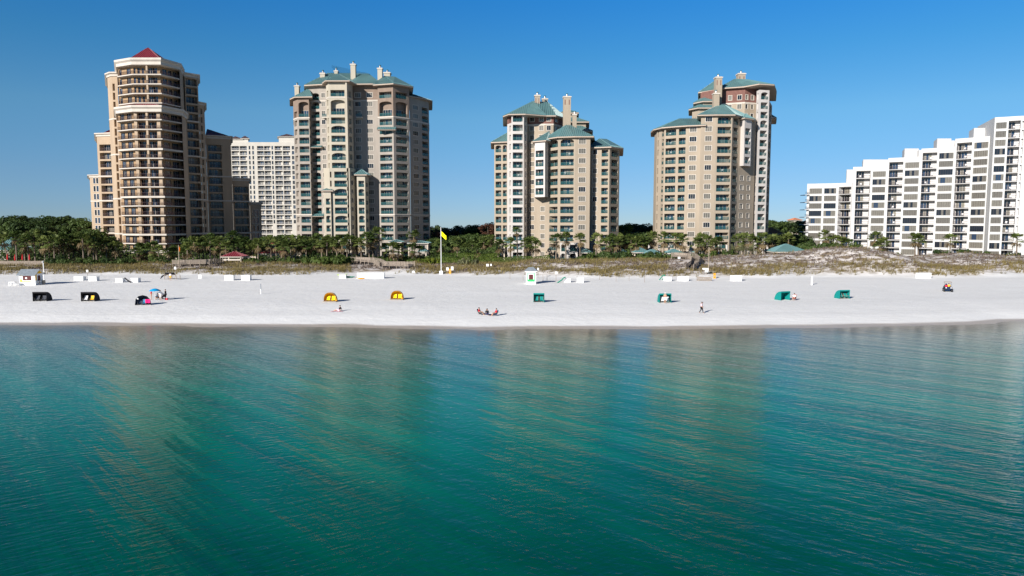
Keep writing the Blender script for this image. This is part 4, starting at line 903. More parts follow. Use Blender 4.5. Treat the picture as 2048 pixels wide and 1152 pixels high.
def palm_crown(seed, n=30, dead=8, fan=True, sc=1.0):
    r = random.Random(seed); mb = MB()
    for i in range(n + dead):
        dd = i >= n; az = r.random() * 6.283
        el = r.uniform(-0.35, 1.35) if not dd else r.uniform(-1.35, -0.75)
        d = Vector((math.cos(az) * math.cos(el), math.sin(az) * math.cos(el), math.sin(el))); L = r.uniform(0.85, 1.3) * sc
        side = d.cross(Vector((0, 0, 1))).normalized(); up = side.cross(d)
        tip = d * L + Vector((0, 0, -0.12 * L)); mt = M_DEADPALM if dd else M_PALM
        mb.poly([side * 0.03, tip + side * 0.03, tip - side * 0.03, side * -0.03], mt)
        nb = 9 if not dd else 5
        if fan:
            for j in range(nb):
                a = (j / (nb - 1) - 0.5) * 2.6; v = (d * math.cos(a) + side * math.sin(a)); ln = r.uniform(0.75, 1.0) * (1 - 0.25 * abs(a) / 1.3) * sc
                e = tip + v * ln * 0.62 + up * r.uniform(-0.02, 0.1); f = tip + v * ln + Vector((0, 0, -0.28 * ln)) + rvec(r) * 0.06
                wv = v.cross(up).normalized() * 0.10 * sc
                mb.poly([tip, e + wv, f, e - wv], mt)
        else:
            for j in range(12):
                t = 0.15 + 0.85 * j / 11; base = d * (L * 2.0 * t) + Vector((0, 0, -0.9 * t * t))
                for sg in (-1, 1):
                    v = (side * sg + d * 0.7).normalized(); f = base + v * 0.5 * (1.15 - t * 0.6) + Vector((0, 0, -0.12)); mb.poly([base, base + v * 0.25 + d * 0.05, f, base + v * 0.22 - d * 0.03], M_SAGE)
    return mb.mesh('crown')
def trunk_mesh(h, lean, r0, r1, mt, seed, n=7):
    r = random.Random(seed); mb = MB(); rows = []; k = 7
    for i in range(k + 1):
        t = i / k; c = Vector((lean * t * t * 0.6 + lean * 0.4 * t, 0.1 * math.sin(t * 3 + seed), h * t)); rad = r0 + (r1 - r0) * t + (0.12 * (1 - t) ** 4)
        rad *= 1 + r.uniform(-0.06, 0.06)
        rows.append([c + Vector((math.cos(a * 6.283 / n) * rad, math.sin(a * 6.283 / n) * rad, 0)) for a in range(n)])
    mb.grid(rows, mt, True); return mb.mesh('trunk', True), Vector((lean, 0.1 * math.sin(3 + seed), h))
PALMS = [palm_crown(s) for s in (1, 2, 3, 4, 5, 6)]
PINDO = [palm_crown(s, 22, 0, False, 1.0) for s in (11, 12)]
REG = {}
def palm(px, pyc, Y, reg, sc=1.0, lean=0.0, kind='fan'):
    x = K(px, pyc) * Y; zg = ground(x, Y); zc = Zr(pyc, Y)
    REG.setdefault(('palm', reg), []).append((px, x, Y, zg, max(1.5, zc - zg), sc, lean, kind))
def tree(px, Y, ytop, kind, reg, rad):
    x = K(px, ytop) * Y; REG.setdefault(('tree', reg), []).append((px, x, Y, ground(x, Y) if Y < 260 else zfar(Y), Zr(ytop, Y), kind, rad))
def bush(px, Y, h, wd, mt, reg, what):
    x = K(px, 510) * Y; REG.setdefault(('bush', reg), []).append((px, x, Y, ground(x, Y), h, wd, mt, what))
r = random.Random(3)
# palms measured one by one, then the dense rows
for px, pyc in ((30, 474), (46, 480), (54, 486), (68, 472), (80, 481), (90, 487), (98, 476), (108, 484), (118, 490), (127, 478), (137, 486), (148, 482), (158, 489), (165, 477), (176, 483), (186, 488), (192, 479), (203, 490), (213, 485), (224, 489), (232, 494)):
    palm(px, pyc, r.uniform(201, 212), 'in the dark grove at the far left', r.uniform(1.05, 1.35), r.uniform(-0.4, 0.4))
palm(4, 478, 203, 'in the dark grove at the far left', 1.2, -1.6)
for px, pyc in ((274, 505), (284, 497), (292, 503), (304, 494), (316, 506), (338, 507), (352, 502), (366, 506), (374, 498), (388, 484), (398, 491), (406, 485), (420, 482), (430, 492), (441, 484), (452, 493)):
    palm(px, pyc, r.uniform(202, 211), 'before the tan red-roofed tower', r.uniform(1.05, 1.35), r.uniform(-0.3, 0.3))
for px, pyc in ((466, 474), (474, 490), (487, 486), (498, 492), (505, 499), (516, 488), (527, 494), (541, 484), (552, 490), (563, 486), (571, 493), (582, 480), (590, 489), (601, 483), (612, 491), (622, 486), (634, 481), (643, 489), (654, 485)):
    palm(px, pyc, r.uniform(206, 216), 'around the red-roofed pavilions', r.uniform(1.05, 1.35), r.uniform(-0.3, 0.3))
for px, pyc, Y in ((664, 488, 212), (674, 483, 209), (684, 489, 206), (693, 480, 210), (703, 484, 208), (712, 490, 211), (722, 487, 206), (737, 478, 208), (747, 486, 212), (757, 468, 210), (772, 499, 215), (786, 498, 205), (797, 501, 207), (828, 472, 214), (824, 497, 206), (838, 502, 208)):
    palm(px, pyc, Y, 'at the foot of the greige six-chimney tower', r.uniform(1.0, 1.3), r.uniform(-0.3, 0.3))
for px, pyc, Y in ((879, 490, 226), (914, 486, 222), (902, 494, 230), (933, 498, 232), (955, 498, 220), (968, 484, 236), (982, 479, 238), (945, 490, 236)):
    palm(px, pyc, Y, 'beside the clipped hedges behind the flag pole', 1.15, r.uniform(-0.3, 0.3))
for px, pyc, Y in ((998, 490, 217), (1021, 487, 216), (1033, 462, 218), (1053, 488, 214), (1062, 484, 219), (1071, 490, 215), (1113, 480, 214), (1132, 475, 215), (1160, 478, 214), (1194, 479, 212)):
    palm(px, pyc, Y, 'before the beige tower right of the flag', 1.15 if px != 1033 else 0.85, r.uniform(-0.4, 0.4))
for px, pyc, Y in ((1213, 488, 211), (1222, 481, 213), (1234, 486, 210), (1243, 480, 214), (1262, 480, 213), (1272, 486, 211), (1286, 484, 212), (1306, 475, 215), (1328, 477, 214), (1352, 478, 216)):
    palm(px, pyc, Y, 'around the small teal pavilions between the beige towers', 1.2, r.uniform(-0.3, 0.3))
for px, pyc, Y in ((1365, 481, 214), (1396, 487, 209), (1403, 480, 211), (1412, 484, 210), (1424, 490, 208), (1434, 486, 212), (1476, 482, 213), (1488, 478, 214), (1500, 480, 211), (1514, 487, 213), (1527, 479, 210), (1545, 481, 215), (1553, 487, 218), (1577, 479, 219), (1564, 484, 220)):
    palm(px, pyc, Y, 'at the foot of the beige tower with stepped roofs', 1.25, r.uniform(-0.3, 0.3))
for px, pyc, Y in ((1650, 472, 208), (1663, 484, 210), (1674, 481, 209), (1684, 484, 211), (1697, 487, 210), (1750, 475, 211), (1760, 489, 208), (1768, 486, 212), (1831, 478, 206), (1837, 480, 207), (1901, 479, 206), (2034, 478, 206)):
    palm(px, pyc, Y, 'in front of the white terraced block', 1.1, r.uniform(-0.3, 0.3))
for px, pyc, Y in ((1466, 505, 204), (1486, 502, 205), (1502, 506, 204)):
    palm(px, pyc, Y, 'on the dune left of big teal roof', 1.15, 0, 'pindo')
SZ = lambda h: 'tall' if h > 7.6 else ('short' if h < 5 else 'mid-height')
for (what, reg), L in [(k, v) for k, v in REG.items() if k[0] == 'palm']:
    L.sort()
    for i, (px, x, Y, zg, h, sc, lean, kind) in enumerate(L):
        if kind == 'fan': lab = '%s palm %s, %s' % (SZ(h), reg, ordn(i))
        else: lab = 'low grey-green feather palm %s, %s' % (reg, ordn(i))
        o = thing('palm_tree', lab, 'palm tree', (x - lean, Y, zg - 0.3), 0, 'palms ' + reg)
        tm, tip = trunk_mesh(h + 0.3, lean, 0.2, 0.15, M_TRUNK, i + int(px))
        link('trunk', tm, o)
        c = link('crown', (PALMS if kind == 'fan' else PINDO)[(i * 5 + int(px)) % (6 if kind == 'fan' else 2)], o, tip, r.random() * 6.28); sc *= 1.16; c.scale = (sc, sc, sc * r.uniform(0.9, 1.1))
# broadleaf trees and pines behind
KIND = {'oak': [crown_mesh(s, M_OAK, 1900, 0.095, 0.62, 26, 0.34) for s in (21, 22, 23)], 'pine': [crown_mesh(s, M_PINE, 1500, 0.085, 0.6, 20, 0.30) for s in (24, 25)],
        'lime': [crown_mesh(26, M_LIMELEAF, 1700, 0.09, 0.7, 22, 0.33)], 'rust': [crown_mesh(27, M_RUSTLEAF, 1400, 0.08, 0.8, 22, 0.3)]}
def profile(t, px): return lerp_tab(t, px)
LW = [(-60, 438), (0, 434), (20, 425), (60, 424), (100, 426), (130, 425), (160, 432), (190, 440), (230, 448)]
for px in range(-40, 200, 13):
    tree(px + r.uniform(-4, 4), r.uniform(268, 300), profile(LW, px) + r.uniform(-1, 5), 'oak' if r.random() < 0.7 else 'pine', 'in the wood left of the tan tower', r.uniform(4.0, 5.8))
for px in range(-40, 215, 15):
    tree(px + r.uniform(-4, 4), r.uniform(232, 250), profile(LW, px) + r.uniform(10, 22), 'oak' if r.random() < 0.7 else 'pine', 'just behind the far-left palms', r.uniform(3.4, 4.8))
for px in range(380, 660, 14):
    tree(px + r.uniform(-4, 4), r.uniform(222, 236), r.uniform(466, 477), 'oak', 'in the shade behind the pavilion palms', r.uniform(3.0, 4.2))
MG = [(860, 448), (872, 446), (885, 454), (905, 450), (920, 445), (935, 448), (950, 444), (970, 447), (985, 441)]
for px in range(862, 992, 9):
    tree(px + r.uniform(-3, 3), r.uniform(285, 330), profile(MG, px) + r.uniform(-1, 4), 'oak' if r.random() < 0.5 else 'pine', 'in the wood behind the yellow flag', r.uniform(3.8, 5.4))
for px in range(866, 990, 14):
    tree(px + r.uniform(-3, 3), r.uniform(245, 262), profile(MG, px) + r.uniform(14, 24), 'oak', 'just behind the clipped hedges', r.uniform(3.4, 4.6))
tree(977, 270, 443, 'rust', 'in the wood behind the yellow flag', 3.4); tree(889, 360, 452, 'pine', 'in the wood behind the yellow flag', 2.0); tree(874, 262, 461, 'rust', 'just behind the clipped hedges', 1.8)
for px in range(1236, 1320, 9):
    tree(px + r.uniform(-3, 3), r.uniform(275, 310), r.uniform(444, 450), 'oak', 'in the gap between the two beige towers', r.uniform(4, 5.4))
for px in range(1236, 1312, 13):
    tree(px + r.uniform(-3, 3), r.uniform(242, 256), r.uniform(458, 468), 'oak', 'low in the gap between the two beige towers', r.uniform(3.2, 4.2))
tree(1248, 266, 447, 'lime', 'in the gap between the two beige towers', 3.6)
for px in range(1530, 1640, 9):
    tree(px + r.uniform(-3, 3), r.uniform(330, 400), r.uniform(434, 440), 'oak' if r.random() < 0.5 else 'pine', 'on the skyline left of the white block', r.uniform(4.4, 6))
for px in range(1540, 1625, 13):
    tree(px + r.uniform(-3, 3), r.uniform(262, 285), r.uniform(462, 470), 'oak', 'behind the big teal roof', r.uniform(3.6, 4.8))
ADJ = {'oak': 'dark rounded oak', 'pine': 'loose dark pine', 'lime': 'bright yellow-green tree', 'rust': 'rusty brown tree'}
for (what, reg), L in [(k, v) for k, v in REG.items() if k[0] == 'tree']:
    L.sort()
    for i, (px, x, Y, zg, zt, kind, rad) in enumerate(L):
        o = thing('broadleaf_tree' if kind != 'pine' else 'pine_tree', '%s %s, %s' % (ADJ[kind], reg, ordn(i)), 'tree', (x, Y, zg), 0, 'trees ' + reg)
        hc = zt - zg; tm, tip = trunk_mesh(max(1.5, hc - rad * 0.6), r.uniform(-0.3, 0.3), 0.28, 0.14, M_BARK, i)
        link('trunk', tm, o)
        c = link('crown', KIND[kind][i % len(KIND[kind])], o, (0, 0, hc - rad * 0.86), r.random() * 6.28); c.scale = (rad, rad, rad * r.uniform(0.85, 1.0))
# bushes and hedges
def bush_mesh(seed, mt, n=520, s=0.13):
    r = random.Random(seed); mb = MB(); cs = [(Vector((r.uniform(-0.75, 0.75), r.uniform(-0.6, 0.6), r.uniform(0.25, 0.8))), r.uniform(0.28, 0.5)) for i in range(12)]
    for i in range(n):
        c, cr = cs[r.randrange(12)]; d = rvec(r).normalized(); p = c + Vector((d.x, d.y, d.z * 0.8)) * cr * r.uniform(0.7, 1.05)
        if p.z < 0: p.z = r.random() * 0.2
        leafquad(mb, p, d + Vector((0, 0, 0.3)) + rvec(r) * 0.5, s * r.uniform(0.6, 1.3), mt, r)
    return mb.mesh('foliage')
BUSH = {m.name: [bush_mesh(31 + i, m) for i in range(3)] for m in (M_BUSH, M_OAK, M_SAGE, M_LIMELEAF)}
for px in range(106, 262, 10): bush(px + r.uniform(-3, 3), r.uniform(193, 199), r.uniform(1.8, 3.2), r.uniform(1.6, 2.6), M_OAK if r.random() < 0.6 else M_BUSH, 'under the far-left grove', 'dark scrubby bush')
for px in range(262, 440, 12): bush(px + r.uniform(-3, 3), r.uniform(196, 203), r.uniform(1.0, 2.4), r.uniform(1.3, 2.2), M_OAK if r.random() < 0.6 else M_BUSH, 'along the dune before the tan tower', 'dark low bush')
for px in range(486, 620, 11): bush(px + r.uniform(-3, 3), r.uniform(197, 203), r.uniform(1.2, 2.6), r.uniform(1.4, 2.2), M_OAK if r.random() < 0.5 else M_BUSH, 'below the red-roofed pavilions', 'dark low bush')
for px, Y, h, wd in ((622, 196, 2.4, 2.0), (636, 195, 2.9, 2.4), (652, 194, 3.2, 2.6), (668, 194, 3.4, 2.6), (683, 194, 3.2, 2.4), (696, 195, 2.6, 2.0)): bush(px, Y, h, wd, M_BUSH, 'left of the arched boardwalk', 'lush bright green bush')
for px in range(745, 1000, 13): bush(px + r.uniform(-3, 3), r.uniform(203, 213), r.uniform(1.2, 2.4), r.uniform(1.2, 2.0), M_BUSH, 'behind the arched boardwalk and flag pole', 'green garden bush')
for px, h in ((842, 2.0), (855, 2.4), (866, 2.3)): bush(px, 199, h, 1.7, M_LIMELEAF, 'left of the flag pole base', 'yellow-green round bush')
for px, h in ((922, 2.2), (930, 2.5), (952, 2.2)): bush(px, 198, h, 1.3, M_SAGE, 'in front of the clipped hedges', 'pale sage bush')
for px in range(1160, 1330, 10): bush(px + r.uniform(-3, 3), r.uniform(199, 206), r.uniform(1.8, 3.2), r.uniform(1.6, 2.4), M_OAK if r.random() < 0.45 else M_BUSH, 'before the small teal pavilions', 'dense green bush')
for px in range(1334, 1470, 12): bush(px + r.uniform(-3, 3), r.uniform(203, 209), r.uniform(1.6, 2.8), r.uniform(1.4, 2.0), M_BUSH, 'along the stepped-roof tower garden', 'green garden bush')
for px in range(1626, 1720, 11): bush(px + r.uniform(-3, 3), r.uniform(203, 207), r.uniform(2.2, 3.6), r.uniform(1.6, 2.4), M_OAK if r.random() < 0.4 else M_BUSH, 'at the left end of the white block', 'rounded green bush')
for px in (1722, 1736, 1762, 1775, 1790, 1872, 1885, 1924, 1936, 1948, 1960, 1972, 1984, 2020, 2036): bush(px, r.uniform(204, 208), r.uniform(2.0, 3.2), r.uniform(1.5, 2.2), M_OAK if r.random() < 0.5 else M_BUSH, 'on the dune before the white block', 'wind-clipped green bush')
for (what, reg), L in [(k, v) for k, v in REG.items() if k[0] == 'bush']:
    L.sort(key=lambda t: t[0])
    for i, (px, x, Y, zg, h, wd, mt, nm) in enumerate(L):
        o = link('bush', BUSH[mt.name][i % 3], None, (x, Y, zg - 0.1), r.random() * 6.28); o.scale = (wd, wd * 0.8, h / 1.15)
        tag(o, '%s %s, %s' % (nm, reg, ordn(i)), 'bush', 'bushes ' + reg)
def hedge(p0, p1, h, wd, label, seed):
    r = random.Random(seed); mb = MB(); a = Vector(p0); b = Vector(p1); L = (b - a).length; u = (b - a).normalized(); n = Vector((u.y, -u.x, 0)); za = a.z
    M = Matrix.Identity(4)
    mb.poly([(0, 0, 0)] * 3, M_HEDGE)
    for i in range(int(L * 120)):
        t = r.random() * L; sd_ = r.random()
        if sd_ < 0.5: off_, z, nn = wd / 2, r.random() * h, n
        elif sd_ < 0.9: off_, z, nn = r.uniform(-wd / 2, wd / 2), h, Vector((0, 0, 1))
        else: off_, z, nn = -wd / 2, r.random() * h, -n
        p = u * t + n * (off_ + r.uniform(-0.15, 0.1)) + Vector((0, 0, z + r.uniform(-0.15, 0.12) + 0.15 * math.sin(t * 0.7)))
        leafquad(mb, p, nn + rvec(r) * 0.8, r.uniform(0.10, 0.2), M_HEDGE, r)
    tag(mb.build('hedge', None, a), label, 'hedge', 'clipped hedges')
hedge(gz(862, 222), gz(935, 220), 2.4, 2.4, 'dark clipped hedge just under the wood behind the flag', 1)
hedge(gz(886, 213), gz(918, 210), 1.9, 2.2, 'short yellowish clipped hedge right of the flag pole', 2)
hedge(gz(915, 214), gz(1000, 210), 2.5, 3.0, 'long bright green clipped hedge behind the sage bushes', 3)
hedge(gz(880, 204), gz(936, 202), 1.7, 2.0, 'low dark clipped hedge nearest the flag pole', 4)
hedge(gz(960, 206), gz(1100, 206), 1.6, 2.4, 'long low hedge before the beige tower right of the flag', 5)
hedge(gz(800, 210), gz(862, 208), 1.6, 1.8, 'clipped hedge at the right foot of the greige tower', 6)
# undergrowth, beach grass and scrub that nobody could count
def scatter_leaf(name, label, mt, boxes, seed, cat='undergrowth'):
    r = random.Random(seed); mb = MB()
    for (a, b, Y0, Y1, h0, h1, n, s) in boxes:
        for i in range(n):
            px = r.uniform(a, b); Y = r.uniform(Y0, Y1); x = K(px, 500) * Y
            top = h0 + (h1 - h0) * (0.5 + noise.noise((x * 0.25, Y * 0.25, seed)))
            z = ground(x, Y) if Y < 260 else zfar(Y)
            leafquad(mb, (x, Y, z + r.random() ** 0.6 * top), Vector((0, -0.6, 0.8)) + rvec(r), s * r.uniform(0.6, 1.4), mt, r)
    tag(mb.build(name), label, cat, None, 'stuff')
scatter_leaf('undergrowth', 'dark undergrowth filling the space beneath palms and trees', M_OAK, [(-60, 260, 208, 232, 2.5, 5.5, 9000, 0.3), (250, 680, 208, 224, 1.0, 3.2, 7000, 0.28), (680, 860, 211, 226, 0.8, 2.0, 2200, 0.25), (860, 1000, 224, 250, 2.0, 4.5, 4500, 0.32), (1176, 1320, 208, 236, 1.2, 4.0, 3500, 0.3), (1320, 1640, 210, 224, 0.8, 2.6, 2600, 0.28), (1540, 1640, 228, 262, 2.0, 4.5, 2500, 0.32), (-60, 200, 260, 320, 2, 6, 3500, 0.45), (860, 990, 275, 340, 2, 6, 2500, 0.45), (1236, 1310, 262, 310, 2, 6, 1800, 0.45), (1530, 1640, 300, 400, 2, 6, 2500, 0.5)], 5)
def grass():
    r = random.Random(9); mb = MB(); n = 0
    while n < 13500:
        Y = r.uniform(163, 209); px = r.uniform(-20, 2068); x = K(px, 530) * Y; f = lerp_tab(FOOT, x) + 3.2 * noise.noise((x * 0.09, 3.1, 0)); d = Y - f
        if d < -2: continue
        if (1338 < px < 1402 and Y > 172) or (702 < px < 826 and Y > 180) or (350 < px < 442 and 184 < Y < 196): continue
        m = 0.5 + noise.noise((x * 0.13, Y * 0.16, 2.2)) * 0.9
        right = x > 48
        lim = 1.0 if -1 < d < (9 if right else 12) else (0.05 if right else (0.8 if x < -25 else 0.6))
        if d < 0: m -= 0.25
        if r.random() > m * lim * 1.5: continue
        n += 1; z = ground(x, Y)
        for b in range(5):
            a = r.random() * 6.283; h = r.uniform(0.45, 1.05); ln = r.uniform(0.15, 0.5); p = Vector((x + r.uniform(-0.3, 0.3), Y + r.uniform(-0.3, 0.3), z - 0.05)); t = p + Vector((math.cos(a) * ln + 0.15, math.sin(a) * ln, h)); wv = Vector((math.sin(a), -math.cos(a), 0)) * 0.05
            mb.poly([p - wv, p + wv, t], M_OATS)
    tag(mb.build('beach_grass'), 'tawny beach grass growing along the dune foot', 'grass', None, 'stuff')
    mb = MB(); n = 0
    while n < 9500:
        Y = r.uniform(168, 212); px = r.uniform(-20, 2068); x = K(px, 520) * Y; f = lerp_tab(FOOT, x); d = Y - f
        if d < 4: continue
        if 0.58 + noise.noise((x * 0.2, Y * 0.25, 7.7)) * 1.1 < r.random() * 1.1: continue
        n += 1; z = ground(x, Y); s = r.uniform(0.14, 0.46)
        for b in range(7):
            dv = rvec(r); leafquad(mb, (x + dv.x * s * 2, Y + dv.y * s * 2, z + abs(dv.z) * s * 1.1), dv + Vector((0, 0, 0.4)), s * r.uniform(0.35, 0.7), M_SCRUB, r)
    tag(mb.build('dune_scrub'), 'dry brown scrub dotted over the white dunes', 'dune scrub', None, 'stuff')
grass()

# ------------------------------------------------------------------ people
def skinned(name, joints, edges, radii, mt, parent, sub=1):
    names = [n for n in joints if any(n in e for e in edges)]; idx = {n: i for i, n in enumerate(names)}
    me = bpy.data.meshes.new(name); me.from_pydata([joints[n] for n in names], [(idx[a], idx[b]) for a, b in edges], []); me.materials.append(mt)
    o = link(name, me, parent); m = o.modifiers.new('Skin', 'SKIN'); m.use_smooth_shade = True
    sv = me.skin_vertices[0].data
    for n in names:
        rr = radii[n]; sv[idx[n]].radius = (rr, rr)
        sv[idx[n]].use_root = (n == ('pelvis' if 'pelvis' in idx else names[0]))
    s = o.modifiers.new('Subdivision', 'SUBSURF'); s.levels = sub; s.render_levels = sub
    return o
RAD = dict(pelvis=0.135, spine=0.125, chest=0.15, neck0=0.075, neck=0.055, head0=0.075, head=0.105, top=0.06,
           shL=0.075, elL=0.045, wrL=0.03, paL=0.035, shR=0.075, elR=0.045, wrR=0.03, paR=0.035,
           hiL=0.105, knL=0.062, anL=0.042, heL=0.04, toL=0.032, hiR=0.105, knR=0.062, anR=0.042, heR=0.04, toR=0.032)
BODY_E = [('pelvis', 'spine'), ('spine', 'chest'), ('chest', 'neck0'), ('neck0', 'neck'), ('neck', 'head0'), ('head0', 'head'), ('head', 'top')]
for s_ in 'LR': BODY_E += [('chest', 'sh' + s_), ('sh' + s_, 'el' + s_), ('el' + s_, 'wr' + s_), ('wr' + s_, 'pa' + s_), ('pelvis', 'hi' + s_), ('hi' + s_, 'kn' + s_), ('kn' + s_, 'an' + s_), ('an' + s_, 'to' + s_)]
def pose(kind):
    J = dict(pelvis=(0, 0, .92), spine=(0, 0, 1.1), chest=(0, 0, 1.32), neck0=(0, 0, 1.42), neck=(0, -.01, 1.49), head0=(0, -.02, 1.54), head=(0, -.02, 1.62), top=(0, -.01, 1.68))
    for s, n in ((1, 'L'), (-1, 'R')):
        J.update({'sh' + n: (.18 * s, 0, 1.38), 'el' + n: (.24 * s, .02, 1.11), 'wr' + n: (.25 * s, -.05, .87), 'pa' + n: (.25 * s, -.07, .79), 'hi' + n: (.09 * s, 0, .88), 'kn' + n: (.10 * s, -.01, .48), 'an' + n: (.10 * s, .02, .08), 'to' + n: (.11 * s, -.16, .035)})
    if kind == 'walk':
        J.update(knL=(.09, -.14, .50), anL=(.09, -.22, .09), toL=(.09, -.40, .06), knR=(-.09, .08, .49), anR=(-.09, .32, .13), toR=(-.09, .20, .04), elL=(.22, .13, 1.12), wrL=(.22, .16, .89), paL=(.22, .15, .81), elR=(-.22, -.08, 1.12), wrR=(-.22, -.22, .92), paR=(-.22, -.26, .85), head=(0, -.06, 1.61), head0=(0, -.04, 1.53), top=(0, -.06, 1.67))
    if kind == 'crouch':
        J.update(pelvis=(0, .12, .60), spine=(0, .05, .76), chest=(0, -.10, .94), neck0=(0, -.15, 1.03), neck=(0, -.19, 1.09), head0=(0, -.22, 1.13), head=(0, -.26, 1.2), top=(0, -.28, 1.26))
        for s, n in ((1, 'L'), (-1, 'R')): J.update({'sh' + n: (.18 * s, -.1, 1.0), 'el' + n: (.22 * s, -.24, .76), 'wr' + n: (.16 * s, -.40, .58), 'pa' + n: (.15 * s, -.43, .51), 'hi' + n: (.1 * s, .1, .57), 'kn' + n: (.15 * s, -.28, .47), 'an' + n: (.13 * s, .0, .08), 'to' + n: (.14 * s, -.18, .035)})
    if kind == 'sit':
        J.update(pelvis=(0, .08, .36), spine=(0, .14, .52), chest=(0, .22, .73), neck0=(0, .24, .83), neck=(0, .24, .90), head0=(0, .22, .95), head=(0, .21, 1.03), top=(0, .21, 1.09))
        for s, n in ((1, 'L'), (-1, 'R')): J.update({'sh' + n: (.18 * s, .22, .79), 'el' + n: (.25 * s, .08, .55), 'wr' + n: (.2 * s, -.16, .52), 'pa' + n: (.18 * s, -.23, .50), 'hi' + n: (.1 * s, .06, .34), 'kn' + n: (.11 * s, -.36, .44), 'an' + n: (.11 * s, -.52, .08), 'to' + n: (.12 * s, -.68, .05)})
    if kind == 'ground':
        J.update(pelvis=(0, .05, .12), spine=(0, .12, .28), chest=(0, .19, .49), neck0=(0, .2, .59), neck=(0, .2, .66), head0=(0, .18, .71), head=(0, .17, .79), top=(0, .17, .85))
        for s, n in ((1, 'L'), (-1, 'R')): J.update({'sh' + n: (.18 * s, .19, .55), 'el' + n: (.26 * s, .3, .30), 'wr' + n: (.28 * s, .36, .09), 'pa' + n: (.28 * s, .32, .035), 'hi' + n: (.1 * s, .02, .12), 'kn' + n: (.14 * s, -.36, .3 if s > 0 else .14), 'an' + n: (.12 * s, -.62 if s > 0 else -.8, .07), 'to' + n: (.13 * s, -.78 if s > 0 else -.92, .06)})
    return J
def person(loc, rz, kind, label, top=None, bottom=None, legs=False, hair=M_HAIR, hat=None, sleeves=True, group=None, sc=1.0, long_hair=False):
    J = {k: Vector(v) for k, v in pose(kind).items()}; rad = dict(RAD); E = list(BODY_E)
    for s in 'LR':                               # five unequal fingers rooted in the palm
        pa, wr = J['pa' + s], J['wr' + s]; d = (pa - wr).normalized(); sd_ = d.cross(Vector((0, 1, 0.2))).normalized()
        for i, (o_, ln) in enumerate(((-.026, .075), (-.009, .085), (.009, .08), (.026, .062))):
            a, b = 'f%d%sa' % (i, s), 'f%d%sb' % (i, s); J[a] = pa + sd_ * o_ + d * ln * 0.55; J[b] = J[a] + d * ln * 0.4 + Vector((0, -.018, 0)); rad[a] = .009; rad[b] = .007; E += [('pa' + s, a), (a, b)]
        t = 'th' + s; J[t] = wr.lerp(pa, 0.6) + sd_ * .06 + d * .03 + Vector((0, -.02, 0)); rad[t] = .010; E.append(('pa' + s, t))
    root = thing('person', label, 'person', loc, rz, group); root.scale = (sc, sc, sc)
    skinned('body', J, E, rad, M_SKIN, root)
    if top:
        e = [('pelvis', 'spine'), ('spine', 'chest'), ('chest', 'neck0')] + [x for s in 'LR' for x in ([('chest', 'sh' + s)] + ([('sh' + s, 'el' + s)] if sleeves else []))]
        skinned('shirt', J, e, {k: v * 1.16 + .008 if k != 'neck0' else .07 for k, v in rad.items()}, top, root)
    if bottom:
        e = [x for s in 'LR' for x in ([('pelvis', 'hi' + s), ('hi' + s, 'kn' + s)] + ([('kn' + s, 'an' + s)] if legs else []))]
        skinned('trousers' if legs else 'shorts', J, e, {k: v * 1.14 + .01 for k, v in rad.items()}, bottom, root)
    h = J['head']; mb = MB(); fw = Vector((0, -1, 0))
    rows = []
    for i in range(5):
        a = i / 4 * 1.75; rows.append([h + Vector((0, .012, .015)) + Vector((math.sin(a) * math.cos(b * 6.283 / 10) * .112, math.sin(a) * math.sin(b * 6.283 / 10) * .118 * (1 if math.sin(b * 6.283 / 10) > 0 else .8), math.cos(a) * .118)) for b in range(10)])
    mb.grid(rows, hat or hair, True)
    if long_hair: mb.box((h.x - .1, h.y + .04, h.z - .28), (h.x + .1, h.y + .12, h.z + .02), hair)
    if hat: mb.cyl(h + Vector((0, -.02, .045)), h + Vector((0, -.02, .06)), .19, .18, hat, 12)
    mb.build('hat' if hat else 'hair', root, smooth=True)
    mb = MB(); mb.cyl(h + Vector((0, -.095, -.01)), h + Vector((0, -.128, -.03)), .02, .012, M_SKIN, 5)
    for s in (-1, 1):
        mb.box(h + Vector((.035 * s - .012, -.108, .012)), h + Vector((.035 * s + .012, -.1, .024)), M_HAIR)
        mb.cyl(h + Vector((.1 * s, 0, -.015)), h + Vector((.118 * s, .01, -.005)), .03, .025, M_SKIN, 6)
    mb.box(h + Vector((-.025, -.106, -.062)), h + Vector((.025, -.098, -.052)), M_CRED); mb.build('face', root)
    return root
# ------------------------------------------------------------------ beach things
def chair(loc, rz, sling, label, frame=M_STEEL, group='beach chairs', low=0.0):
    o = thing('beach_chair', label, 'beach chair', loc, rz, group); z = 0.30 - low
    mb = MB()
    for s in (-.28, .28):
        mb.cyl((s, -.28, 0), (s, .22, z), .018, .018, frame, 5); mb.cyl((s, .32, 0), (s, -.25, z), .018, .018, frame, 5); mb.cyl((s, .18, z), (s, .50, z + .62), .018, .018, frame, 5); mb.cyl((s, -.25, z + .2), (s, .28, z + .22), .02, .02, frame, 5)
    mb.build('frame', o)
    mb = MB(); mb.grid([[(s, -.27, z) , (s, -.02, z - .05), (s, .2, z)] for s in (-.27, .27)], sling); mb.grid([[(s, -.27, z - .02), (s, -.02, z - .07), (s, .2, z - .02)] for s in (-.27, .27)], sling); mb.build('seat', o)
    mb = MB(); mb.grid([[(s, .2, z), (s, .36, z + .28), (s, .49, z + .6)] for s in (-.27, .27)], sling); mb.grid([[(s, .225, z), (s, .385, z + .28), (s, .515, z + .6)] for s in (-.27, .27)], sling); mb.build('backrest', o)
    return o
def shell(mb, rows, mt, th):
    mb.grid(rows, mt); c = Vector((0, 0, 0)); n = 0
    for r in rows:
        for p in r: c += Vector(p); n += 1
    c /= n; mb.grid([[Vector(p) + (Vector((c.x, c.y * 0.6, 0.3)) - Vector(p)).normalized() * th for p in r] for r in rows], mt)
